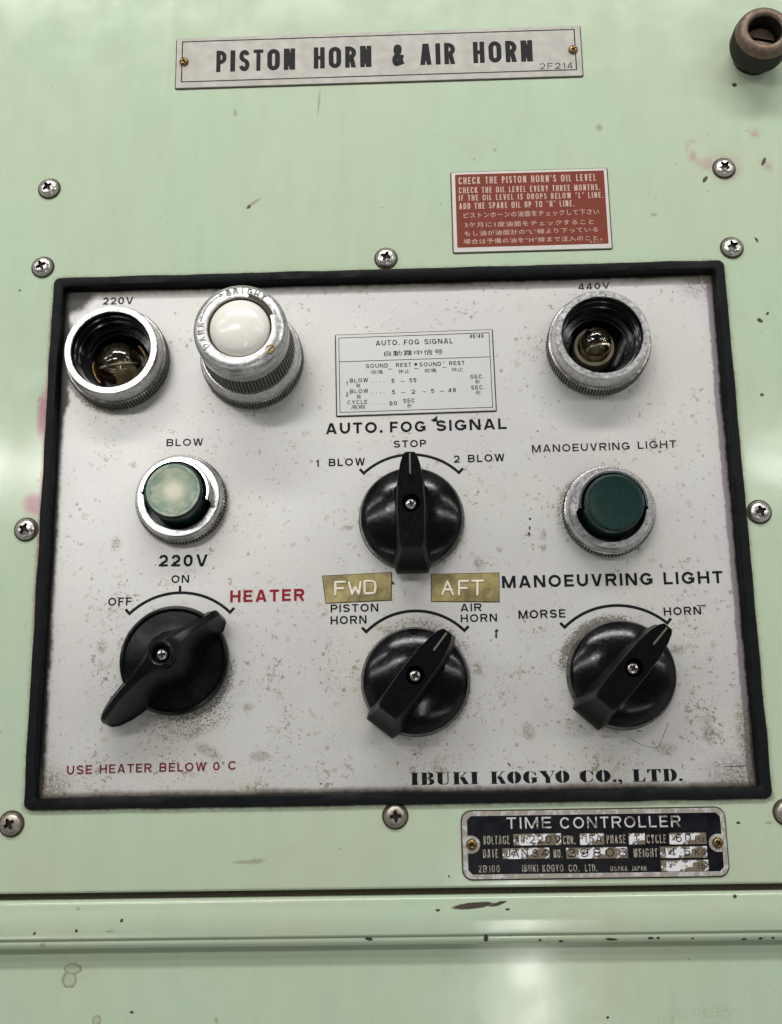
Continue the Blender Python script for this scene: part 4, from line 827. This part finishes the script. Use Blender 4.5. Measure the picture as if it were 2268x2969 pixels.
cx, cy, w, h, ang = FOG_PLATE
t = thing('fog_signal_plate', 'small silver timing table plate in English and Japanese above the fog signal knob', 'instruction plate', (cx, cy, PLATE_Z), ang)
flat_plate(t, FOG_PLATE, .8, .25, 'plate_body', 'fogplate')
ca, sa = math.cos(math.radians(-ang)), math.sin(math.radians(-ang))
def loc2(x, y): return ((x - cx) * ca - (y - cy) * sa, (x - cx) * sa + (y - cy) * ca)
border(t, FOG_BORDER[2], FOG_BORDER[3], 0, 0, .28, .8, 'ink')
def fog_let(row, **k):
    x, y = loc2(row[1], row[2]); return lettering((row[0], x, y, row[3], row[4], 0), .86, M['ink'], t, (0, 0, 0), **k)
for row in FOG_TEXT:
    fog_let(row, bold=.16 if '·' not in row[0] else .5, spacing=.24)
for row in FOG_CJK: fog_let(row, cjk=True, bold=.0)
a = loc2(FOG_LINE[0], FOG_LINE[1]); b = loc2(FOG_LINE[2], FOG_LINE[3])
link('border_line', polys([line_quad(*a, *b, .26)], .86), M['ink'], t)
link('dash_marks', polys([line_quad(*loc2(x0, y0), *loc2(x1, y1), .22) for x0, y0, x1, y1 in FOG_DASH], .86), M['ink_grey'], t)
# torn black flake under the table plate
fl = link('paint_flake', slab([(173.3 - 168, 0), (1.5, .9), (3.2, 2.2), (3.0, .8), (3.5, -.4), (1.4, -.5), (.2, .3)][1:], 0, .12), M['ink'], None, (168.0, 161.9, PLATE_Z + .02))
fl['label'] = 'tiny black torn flake stuck between the timing table plate and the word SIGNAL'; fl['category'] = 'flake'

def tape(quad, strokes, label):
    cx = sum(p[0] for p in quad) / 4; cy = sum(p[1] for p in quad) / 4
    t = thing('embossed_label', label, 'label', (cx, cy, PLATE_Z), 0, 'yellow embossed tape labels')
    P = [(p[0] - cx, p[1] - cy) for p in quad]
    G = [(p[0] * 1.022, p[1] * 1.05) for p in P]
    link('grime_edge', slab(G, 0, .10), M['grime'], t)
    link('tape_strip', slab(P, .02, .42, .06), M['tape'], t)
    S = [[(p[0] - cx, p[1] - cy) for p in s] for s in strokes]
    hl = stroke_mesh(S, .78, .40, 6, .10); o = link('letter_groove', hl, M['tape_edge'], t, smooth=True)
    o = link('raised_letter', stroke_mesh(S, .55, .44, 8, .8), M['tape_white'], t, smooth=True)
tape(FWD, FWD_STROKES, 'yellowed tape label with raised letters FWD above the words PISTON HORN')
tape(AFT, AFT_STROKES, 'yellowed tape label with raised letters AFT above the words AIR HORN')

# black identification plate
cx, cy, w, h, ang = TIME_PLATE; TH = 1.0
t = thing('identification_plate', 'black and silver TIME CONTROLLER identification plate below the gasket', 'nameplate', (cx, cy, 0))
link('grime_edge', slab(rrect(w + 1.1, h + 1.1, 4.2, 5), 0, .12), M['grime'], t)
link('plate_body', slab(rrect(w, h, 3.8, 6), .05, TH, .15), M['id_border'], t)
fx, fy, fw, fh, _ = TIME_FIELD
# black field with a silver lug notch at either end
P = []
def notch(side):
    c = TIME_RIV[0] if side < 0 else TIME_RIV[1]; c = (c[0] - cx, c[1] - cy)
    a = [(c[0] + (-side) * 3.4 * math.cos(math.radians(q)), c[1] + 3.4 * math.sin(math.radians(q))) for q in range(-90, 91, 15)]
    return a
L_, R_, T_, B_ = fx - fw / 2 - cx, fx + fw / 2 - cx, fy + fh / 2 - cy, fy - fh / 2 - cy
nl = notch(-1); nr = notch(1)
P = [(L_ + 1.6, B_), (R_ - 1.6, B_), (R_, B_ + 1.6), (R_, nr[0][1])] + nr + [(R_, nr[-1][1]), (R_, T_ - 1.6), (R_ - 1.6, T_), (L_ + 1.6, T_), (L_, T_ - 1.6), (L_, nl[-1][1])] + nl[::-1] + [(L_, nl[0][1]), (L_, B_ + 1.6)]
link('black_field', polys([P], TH + .03), M['id_plate'], t)
for bx, by, bw, bh, ba in TIME_BOX:
    link('value_box', slab(rrect(bw, bh, .15, 2), TH + .03, TH + .16, .04), M['flaked'], t, (bx - cx, by - cy, 0))
for i, row in enumerate(TIME_TEXT):
    if i < 2: lettering(row[:5] + (0,), TH + .03, M['embossed'], t, (cx, cy, 0), bold=.145, spacing=.24, th=.14)
    else: lettering(row[:5] + (0,), TH + .03, M['embossed_dim'], t, (cx, cy, 0), bold=.125, spacing=.30, th=.08)
for row in TIME_INK:
    lettering(row[:5] + (0,), TH + .20, M['ink'], t, (cx, cy, 0), bold=.12, spacing=.30)
for x, y in TIME_RIV: link('screw', RIV_ME, None, t, (x - cx, y - cy, TH), 50)

# ------------------------------------------------------------------ knurled rings, lamp sockets, buttons
def base_ring(t, r, h, top_in, mat='knurl', ribs=120):
    prof = [(r - .3, 0), (r, .3), (r, h - .7), (r - .5, h - .2), (r - 1.1, h), (top_in, h)]
    me = lathe(prof, ribs * 4, knurl=(1, 2, .55)); me.materials.append(M[mat]); me.materials.append(M['groove'])
    o = link('knurled_ring', me, None, t); sharp(o, 30); return o
def lamp_socket(name, label, x, y, white_ring, bulb_r, bulb_h, bulb_xy):
    t = thing(name, label, 'lamp socket', (x, y, PLATE_Z), 0, 'open indicator lamp sockets')
    base_ring(t, 22.5, 8.2, 20.6, ribs=108)
    prof = [(21.2, 7.4), (21.2, 8.6), (20.7, 13.0), (20.4, 15.4), (20.0, 16.0), (17.5, 16.0), (17.3, 15.7), (17.2, 14.6)]
    sharp(link('chrome_bezel', lathe(prof, 96), M['satin'], t), 30)
    prof = [(17.2, 15.2), (17.0, 12.5), (17.0, 12.3), (16.5, 12.0), (16.5, 8), (15.8, 7.6), (15.8, 3.0), (14.0, 2.6), (14.0, .6), (13.0, .4), (13.0, -14), (0, -14)]
    sharp(link('threaded_well', lathe(prof, 80), M['black_plastic'], t), 30)
    # inner fins / steps in the well
    for rr, zz in ((14.8, 1.5), (16.2, 10.2)):
        sharp(link('thread_ridge', lathe([(rr + .9, zz), (rr - .1, zz + .35), (rr + .9, zz + .7)], 72), M['black_plastic'], t), 30)
    if white_ring:
        link('ceramic_ring', lathe([(7.2, -9), (7.2, .2), (7.5, .5), (8.6, .5), (8.9, .2), (8.9, -9)], 56), M['ceramic'], t, (bulb_xy[0], bulb_xy[1], 0), smooth=False)
        sharp(t.children[-1], 30)
    else:
        for a in (20, 200):
            o = link('spring_clip', lathe([(bulb_r + 1.0, -6), (bulb_r + 2.2, 4), (bulb_r + 2.9, 4), (bulb_r + 1.8, -6)], 16, a0=a - 26, a1=a + 26), M['brass'], t, (bulb_xy[0], bulb_xy[1], 0), smooth=True)
    b = bulb_r; H = bulb_h
    def shell(s):
        return [(b * .62 - s, -10), (b * .72 - s, -7), (b * .95 - s, -3), (b - s, 0), (b - s, H - b * .8)] + [((b - s) * math.cos(math.radians(q)), H - b * .8 + (b * .8 - s) * math.sin(math.radians(q))) for q in range(12, 90, 13)] + [(0, H - s)]
    gm = lathe(shell(0) + shell(.35)[::-1], 48)
    g = link('glass_bulb', gm, M['glass'], t, (bulb_xy[0], bulb_xy[1], 0), smooth=True)
    link('bulb_stem', lathe([(b * .45, -9.5), (b * .40, -6), (b * .16, -1), (b * .10, 2.4), (0, 2.6)], 24), M['ceramic'], g, (0, 0, 0), smooth=True)
    link('bulb_base', lathe([(b * .55, -14), (b * .62, -10.2), (b * .50, -8.8), (0, -8.6)], 32), M['brass'], g, (0, 0, 0), smooth=True)
    for s_ in (-1, 1):
        link('support_wire', slab(line_quad(0, 0, s_ * b * .5 * 1.0, .6 * s_, .25), 2.4, 3.2), M['steel'], g)
    # filament
    bm = bmesh.new(); prev = None; n = 60
    for k in range(n + 1):
        a = math.pi * 1.2 * k / n - .3; c = Vector((b * .5 * math.cos(a), b * .5 * math.sin(a), 3.0 + .6 * math.sin(k * 1.3)))
        ring = [bm.verts.new(c + Vector((.12 * math.cos(q), .12 * math.sin(q) * .5, .12 * math.sin(q)))) for q in (0, 2.1, 4.2)]
        if prev:
            for j in range(3): bm.faces.new((prev[j], prev[(j + 1) % 3], ring[(j + 1) % 3], ring[j]))
        prev = ring
    link('filament', tomesh(bm), M['bronze_dark'], g)
    return t
lamp_socket('lamp_socket', 'open chrome 220V lamp socket with clear bulb at the upper left', 30.6, 192.6, False, 9.3, 12.5, (.8, -2.4))
lamp_socket('lamp_socket', 'open chrome 440V lamp socket with small bulb in a cream ring at the upper right', 242.3, 193.6, True, 6.6, 11.5, (-1.2, .5))

# dimmer lamp
t = thing('dimmer_lamp', 'tall chrome lamp cap with white domed lens, embossed BRIGHT and DARK', 'indicator lamp', (90.2, 191.3, PLATE_Z))
base_ring(t, 22.5, 7.6, 20.6, ribs=108)
sharp(link('lower_collar', lathe([(21.6, 7.0), (21.6, 8.2), (20.9, 12.4), (20.3, 14.2), (18.6, 14.4)], 96), M['satin'], t), 30)
me = lathe([(19.0, 13.5), (20.0, 14.4), (19.3, 26.2), (18.6, 26.8), (17, 27.0)], 84 * 4, knurl=(1, 2, .6))
me.materials.append(simple('green_grey_knurl', (.24, .26, .23), .32, .9, var=.7, vscale=.4, varcol=(.10, .11, .09))); me.materials.append(M['groove'])
sharp(link('knurled_barrel', me, None, t), 30)
cap_prof = [(17.0, 26.6), (19.0, 26.8), (19.3, 27.4), (19.3, 33.0), (19.5, 33.6), (19.5, 34.6), (19.0, 35.2), (19.25, 35.8), (19.35, 37.2), (18.9, 38.5), (18.0, 39.4), (16.6, 39.9), (14.4, 40.05), (13.4, 39.9), (13.2, 39.4), (13.0, 37.0)]
cap = sharp(link('chrome_cap', lathe(cap_prof, 128), M['satin'], t), 30)
sharp(link('lens_seat', lathe([(13.3, 38.6), (12.4, 37.5), (12.0, 36.0)], 64), M['grime'], t), 30)
sharp(link('lens_seat_stain', lathe([(13.2, 40.02), (14.2, 40.10), (14.9, 40.10)], 40, a0=20, a1=75), M['grime'], t), 30)
lp = [(12.55, 36.5)] + [(12.55 * math.cos(math.radians(q)), 37.6 + 6.0 * math.sin(math.radians(q))) for q in range(0, 90, 9)] + [(0, 43.6)]
link('white_lens', lathe(lp, 72), M['lens'], t, smooth=True)
def curved_text(body, r, a_mid, span, cap, z, parent, mat):
    n = len(body)
    for i, ch in enumerate(body):
        A = math.radians(a_mid + span / 2 - span * (i / (n - 1))); w_ = cap * .68 if ch != 'I' else cap * .2
        me = text_mesh(ch, w_, cap, bold=.17, spacing=0, th=.45)
        link('raised_lettering', me, mat, parent, (r * math.cos(A) + w_ / 2 * math.cos(A + math.pi / 2), r * math.sin(A) + w_ / 2 * math.sin(A + math.pi / 2), z), math.degrees(A) - 90)
curved_text('BRIGHT', 14.5, 80, 54, 2.9, 40.35, cap, M['chrome_dark'])
curved_text('DARK', 14.5, 193, 36, 2.9, 40.35, cap, M['chrome_dark'])
ap = [(16.3 * math.cos(math.radians(q)), 16.3 * math.sin(math.radians(q))) for q in range(122, 163, 5)]
link('raised_arrow', stroke_mesh([ap], .22, 40.02), M['chrome'], cap, smooth=True)
for q, s in ((119, -1), (165, 1)):
    a = math.radians(q); c = Vector((16.3 * math.cos(a), 16.3 * math.sin(a))); tn = Vector((-math.sin(a), math.cos(a))) * s; nn = Vector((math.cos(a), math.sin(a)))
    P = [c + tn * 1.1, c - tn * .7 + nn * .8, c - tn * .7 - nn * .8]
    if ((P[1] - P[0]).cross(P[2] - P[0])) < 0: P = [P[0], P[2], P[1]]
    link('raised_arrow', slab([(p.x, p.y) for p in P], 39.9, 40.25, .05), M['chrome'], cap)
a = math.radians(-38)
s_ = sharp(link('set_screw', lathe([(1.9, 39.6), (1.9, 40.3), (1.5, 40.35), (1.45, 39.9), (0, 39.9)], 24), M['brass'], t, (16.4 * math.cos(a), 16.4 * math.sin(a), 0)), 30)
link('slot', polys([line_quad(-1.0, -1.0, 1.0, 1.0, .35)], 39.93), M['dark'], s_)

# push buttons
def push_button(x, y, label, top_mat, notch_rot):
    t = thing('push_button', label, 'push button', (x, y, PLATE_Z), notch_rot, 'green push buttons')
    base_ring(t, 19.5, 5.4, 17.9, ribs=84)
    sharp(link('chrome_bezel', lathe([(18.5, 5.0), (18.4, 7.0), (17.7, 8.6), (17.3, 9.0), (14.7, 9.0), (14.4, 8.4), (14.4, 1)], 96), M['satin'], t), 30)
    sharp(link('inner_sleeve', lathe([(14.4, 8.2), (14.2, 2.0), (0, 2.0)], 64), M['black_plastic'], t), 30)
    # half-round shroud over the upper side
    pr = [(14.6, 8.9), (14.7, 15.2), (14.3, 15.8), (13.4, 15.8), (13.2, 15.2), (13.2, 2.2)]
    sharp(link('guard_shroud', lathe(pr, 64, a0=-8, a1=184, caps=False), M['chrome'], t), 30)
    b = link('button_cap', lathe([(12.1, 2.1), (12.2, 17.0), (12.15, 18.0), (11.9, 18.6), (11.4, 18.95), (11.2, 19.0)], 72), M['button_green'] , t); sharp(b, 40)
    link('button_face', lathe([(11.25, 18.99), (10.6, 19.02), (9.8, 18.9), (6, 18.75), (0, 18.7)], 72), M[top_mat], t, smooth=True)
    return t
push_button(60.2, 128.2, 'green push button with pale worn face under the word BLOW', 'button_worn', -6)
push_button(242.6, 119.0, 'clean dark green push button under the small words MANOEUVRING LIGHT', 'button_green', 2)

# ------------------------------------------------------------------ rotary knobs
def loft(stations):
    """stations: list of rings (same count) from bottom to top"""
    bm = bmesh.new(); L = [[bm.verts.new(p) for p in r] for r in stations]
    n = len(L[0])
    for A, B in zip(L, L[1:]):
        for i in range(n): j = (i + 1) % n; bm.faces.new((A[i], A[j], B[j], B[i]))
    bm.faces.new(L[-1]); bm.faces.new(L[0][::-1]); bmesh.ops.recalc_face_normals(bm, faces=bm.faces)
    return tomesh(bm)
def outline(st, n=15):
    """st: (y, halfwidth) from tip to rear; returns a closed ring sampled with n points per side"""
    ys = [s[0] for s in st]; r = []
    def hw(y):
        for (a, ha), (b, hb) in zip(st, st[1:]):
            if b <= y <= a:
                u = (a - y) / (a - b); u = u * u * (3 - 2 * u) * .5 + u * .5; return ha + (hb - ha) * u
        return st[-1][1]
    yy = [ys[0] + (ys[-1] - ys[0]) * k / (n - 1) for k in range(n)]
    return [(-hw(y), y) for y in yy], [(hw(y), y) for y in yy][::-1]
def ring3(st, z, rear_drop=0.0, n=25):
    a, b = outline(st, n); return [(x, y, z) for x, y in a + b]
def selector_parts():
    Z0, ZT = 5.0, 30.0
    levels = []
    bot = [(24.0, 2.7), (22.8, 3.5), (17, 5.5), (8, 6.9), (0, 7.3), (-10, 7.2), (-16, 7.5), (-21, 7.9), (-24.4, 6.6)]
    top = [(21.2, 1.9), (20.0, 3.0), (15, 4.3), (8, 5.2), (0, 5.5), (-8, 5.4), (-13, 5.1), (-16.6, 4.6), (-18.0, 3.4)]
    def mixo(u, v):
        return [(a[0] + (b[0] - a[0]) * v, a[1] + (b[1] - a[1]) * u) for a, b in zip(bot, top)]
    for z, u, v in ((Z0 - 1, 0, 0), (7.5, .02, .02), (9.5, .10, .14), (12, .26, .34), (15, .42, .52), (18.5, .56, .68), (22, .68, .80), (26, .80, .90), (28.8, .90, .96), (29.7, .96, .985), (30.0, 1.08, 1.0)):
        st = mixo(u, v)
        levels.append(ring3(st, z))
    g = link('tmp', loft(levels), M['bakelite'])
    c = link('tmpc', lathe([(0, 20), (3.3, 20), (3.3, 26.6), (4.0, 31), (0, 31)], 40), M['bakelite'])
    bool_cut(g, c); me = g.data; bpy.data.objects.remove(g)
    me.materials.append(M['bakelite_side'])
    for p in me.polygons:
        p.use_smooth = True
        if p.normal.z < .55: p.material_index = len(me.materials) - 1
    me.set_sharp_from_angle(angle=math.radians(38))
    disc = lathe([(21.4, 1.2), (21.6, 2.0), (21.6, 4.6), (21.3, 5.2), (20.4, 5.9), (18, 7.2), (15, 8.4), (12, 9.3), (8, 10.0), (0, 10.3)], 96)
    for p in disc.polygons: p.use_smooth = True
    disc.set_sharp_from_angle(angle=math.radians(38))
    esc = lathe([(22.6, 0.02), (22.6, .9), (22.2, 1.3), (19, 1.35)], 72)
    for p in esc.polygons: p.use_smooth = True
    esc.set_sharp_from_angle(angle=math.radians(38))
    rib = bmesh.new()
    for s in (-1, 1):
        for k in range(22):
            y = 11 - k * 1.05; hw = 7.0
            vs = [rib.verts.new((s * (hw - .45), y - .3, 9)), rib.verts.new((s * (hw + .25), y, 9)), rib.verts.new((s * (hw - .45), y + .3, 9)), rib.verts.new((s * (hw - 1.5), y - .3, 14)), rib.verts.new((s * (hw - .8), y, 14)), rib.verts.new((s * (hw - 1.5), y + .3, 14))]
            rib.faces.new((vs[0], vs[1], vs[4], vs[3])); rib.faces.new((vs[1], vs[2], vs[5], vs[4])); rib.faces.new((vs[3], vs[4], vs[5]))
    bmesh.ops.recalc_face_normals(rib, faces=rib.faces)
    line = polys([rc(-.35, 12.0, .35, 20.6)], 30.06)
    line2 = polys([rc(-.45, 0, .45, 1.0)], 0)
    return me, disc, esc, tomesh(rib), line
G_ME, D_ME, E_ME, R_ME, L_ME = selector_parts()
D_ME.materials.append(M['bakelite']); E_ME.materials.append(M['chrome_dark']); R_ME.materials.append(M['bakelite_dull'])
KS_ME = screw_mesh(2.5, 1.2, 'steel', .9, .60)
M['pointer'] = simple('dirty_pointer_paint', (.14, .12, .08), .5, var=.6, vscale=1.0)
L_ME.materials.append(M['pointer'])
def selector(x, y, rz, label):
    t = thing('selector_knob', label, 'knob', (x, y, PLATE_Z), rz, 'black selector knobs with bar grips')
    link('escutcheon', E_ME, None, t); link('dial_disc', D_ME, None, t); g = link('bar_grip', G_ME, None, t)
    link('grip_ribs', R_ME, None, g); link('pointer_line', L_ME, None, g)
    # line running down the front of the tip
    link('pointer_line', loft([[(-.35, 24.1, 9), (.35, 24.1, 9), (.35, 23.4, 9), (-.35, 23.4, 9)], [(-.35, 21.5, 29.3), (.35, 21.5, 29.3), (.35, 20.8, 29.3), (-.35, 20.8, 29.3)]]), M['pointer'], g)
    link('knob_screw', KS_ME, None, t, (0, 0, 27.0), 10); return t
selector(159.0, 118.0, 0, 'black fog signal knob pointing straight up at STOP')
selector(159.3, 49.0, -38, 'black knob between PISTON HORN and AIR HORN, pointing at AIR HORN')
selector(244.0, 50.3, -42, 'black knob between MORSE and HORN at the lower right, pointing at HORN')

# heater lever knob
def heater():
    t = thing('heater_knob', 'black heater knob with a long curved lever pointing lower left', 'knob', (59.4, 59.3, PLATE_Z), 0)
    link('escutcheon', E_ME, None, t)
    o = link('dial_disc', lathe([(22.2, 1.2), (22.6, 2.0), (22.7, 4.4), (22.3, 5.2), (21.4, 5.5), (20.8, 5.1), (20.2, 4.7), (16, 5.4), (10, 6.6), (0, 7.0)], 96), M['bakelite_dull'], t); sharp(o, 38)
    # lever lofted along its own axis u (positive = short end), cross-sections from base to ridge
    st = [(-37.0, 1.6, 7.0, 11.0, .5), (-36, 3.4, 6.2, 13.6, .9), (-33.5, 5.0, 5.2, 16.8, 1.1), (-29, 6.4, 4.6, 20.5, 1.2), (-23, 7.4, 4.4, 24, 1.3), (-16, 8.6, 4.4, 26.4, 1.5), (-10, 10.4, 4.5, 27.6, 2.0), (-5, 12.2, 4.5, 28, 3.4), (0, 12.8, 4.5, 28, 4.6),
          (5, 12.0, 4.5, 28, 3.4), (9, 9.8, 4.5, 26.4, 1.8), (14, 7.8, 4.4, 23.6, 1.3), (19, 6.6, 4.2, 20.4, 1.3), (23.5, 5.2, 4.0, 17.4, 1.4), (26.0, 3.6, 4.2, 15.0, 1.5), (26.8, 2.2, 5.0, 13.4, 1.2)]
    bm = bmesh.new(); prev = None
    for u, hb, zb, zt, ht in st:
        sec = []
        prof = [(-1, 0), (-.93, .06), (-.74, .22), (-.55, .42), (-.38, .65)]
        ex = .62 + .55 * max(0.0, 1 - abs(u) / 13.0)
        def w(f, zf): return (hb + (ht - hb) * min(1, zf ** ex), zb + (zt - zb) * zf)
        pts = []
        for zf in (0, .06, .2, .4, .6, .8, .94): a, z = w(1, zf); pts.append((-a, z))
        pts.append((-ht * .95, zt)); pts.append((0, zt + .1)); pts.append((ht * .95, zt))
        for zf in (.94, .8, .6, .4, .2, .06, 0): a, z = w(1, zf); pts.append((a, z))
        ring = [bm.verts.new((u, v, z)) for v, z in pts]
        if prev:
            for i in range(len(ring) - 1): bm.faces.new((prev[i], prev[i + 1], ring[i + 1], ring[i]))
            bm.faces.new((prev[-1], prev[0], ring[0], ring[-1]))
        else: bm.faces.new(ring)
        prev = ring
    bm.faces.new(prev[::-1]); bmesh.ops.recalc_face_normals(bm, faces=bm.faces)
    g = link('tmp', tomesh(bm), M['bakelite_dull'])
    c = link('tmpc', lathe([(0, 20), (3.4, 20), (3.4, 26), (3.9, 30), (0, 30)], 40), M['bakelite_dull']); bool_cut(g, c)
    me = g.data; bpy.data.objects.remove(g)
    for p in me.polygons: p.use_smooth = True
    me.set_sharp_from_angle(angle=math.radians(26))
    lev = link('lever_grip', me, None, t, (0, 0, 0), 43)
    sharp(link('screw_boss', lathe([(6.6, 20), (5.4, 27.6), (5.2, 28.5), (4.5, 28.9), (3.9, 28.6), (3.5, 26.6), (3.4, 24.5), (0, 24.5)], 56), M['bakelite_dull'], lev), 35)
    link('knob_screw', KS_ME, None, t, (0, 0, 25.4), 5)
heater()

# ------------------------------------------------------------------ fuse cap, upper right
t = thing('fuse_holder', 'dark bronze knurled fuse holder with slotted cap at the upper right', 'fuse holder', (322.2, 334.2, 0))
sharp(link('neck', lathe([(9.2, .02), (9.2, 2.2), (8.6, 2.6), (8.6, 5)], 56), M['black_plastic'], t), 30)
sharp(link('brass_washer', lathe([(8.4, 4.2), (10.6, 4.2), (10.9, 4.6), (10.6, 5.1), (8, 5.1)], 64), M['brass'], t), 30)
me = lathe([(9.5, 5.1), (12.0, 5.6), (12.9, 8.2), (13.0, 15.0), (12.7, 16.6), (12.2, 17.6)], 64 * 4, knurl=(1, 4, .35)); me.materials.append(M['bronze_dark']); me.materials.append(M['bronze_groove'])
sharp(link('knurled_body', me, None, t), 30)
sharp(link('cap_rim', lathe([(12.6, 17.0), (12.3, 18.8), (11.6, 20.3), (10.6, 21.2), (9.4, 21.5), (8.3, 21.2), (7.6, 20.4), (7.5, 18.5)], 72), M['bronze'], t), 30)
sharp(link('cap_well', lathe([(7.5, 19.5), (7.5, 10.0), (0, 10.0)], 56), M['bronze_dark'], t), 30)
pl = link('tmp', lathe([(0, 9.8), (6.6, 9.8), (6.6, 12.4), (6.1, 13.1), (0, 13.3)], 48), M['bronze'])
cc = link('tmpc', slab([(-8, -.75), (8, -.75), (8, .75), (-8, .75)], 11.2, 15), M['dark']); bool_cut(pl, cc); me = pl.data; bpy.data.objects.remove(pl)
o = link('slotted_plug', me, None, t, (0, 0, 0), -12); sharp(o, 30)
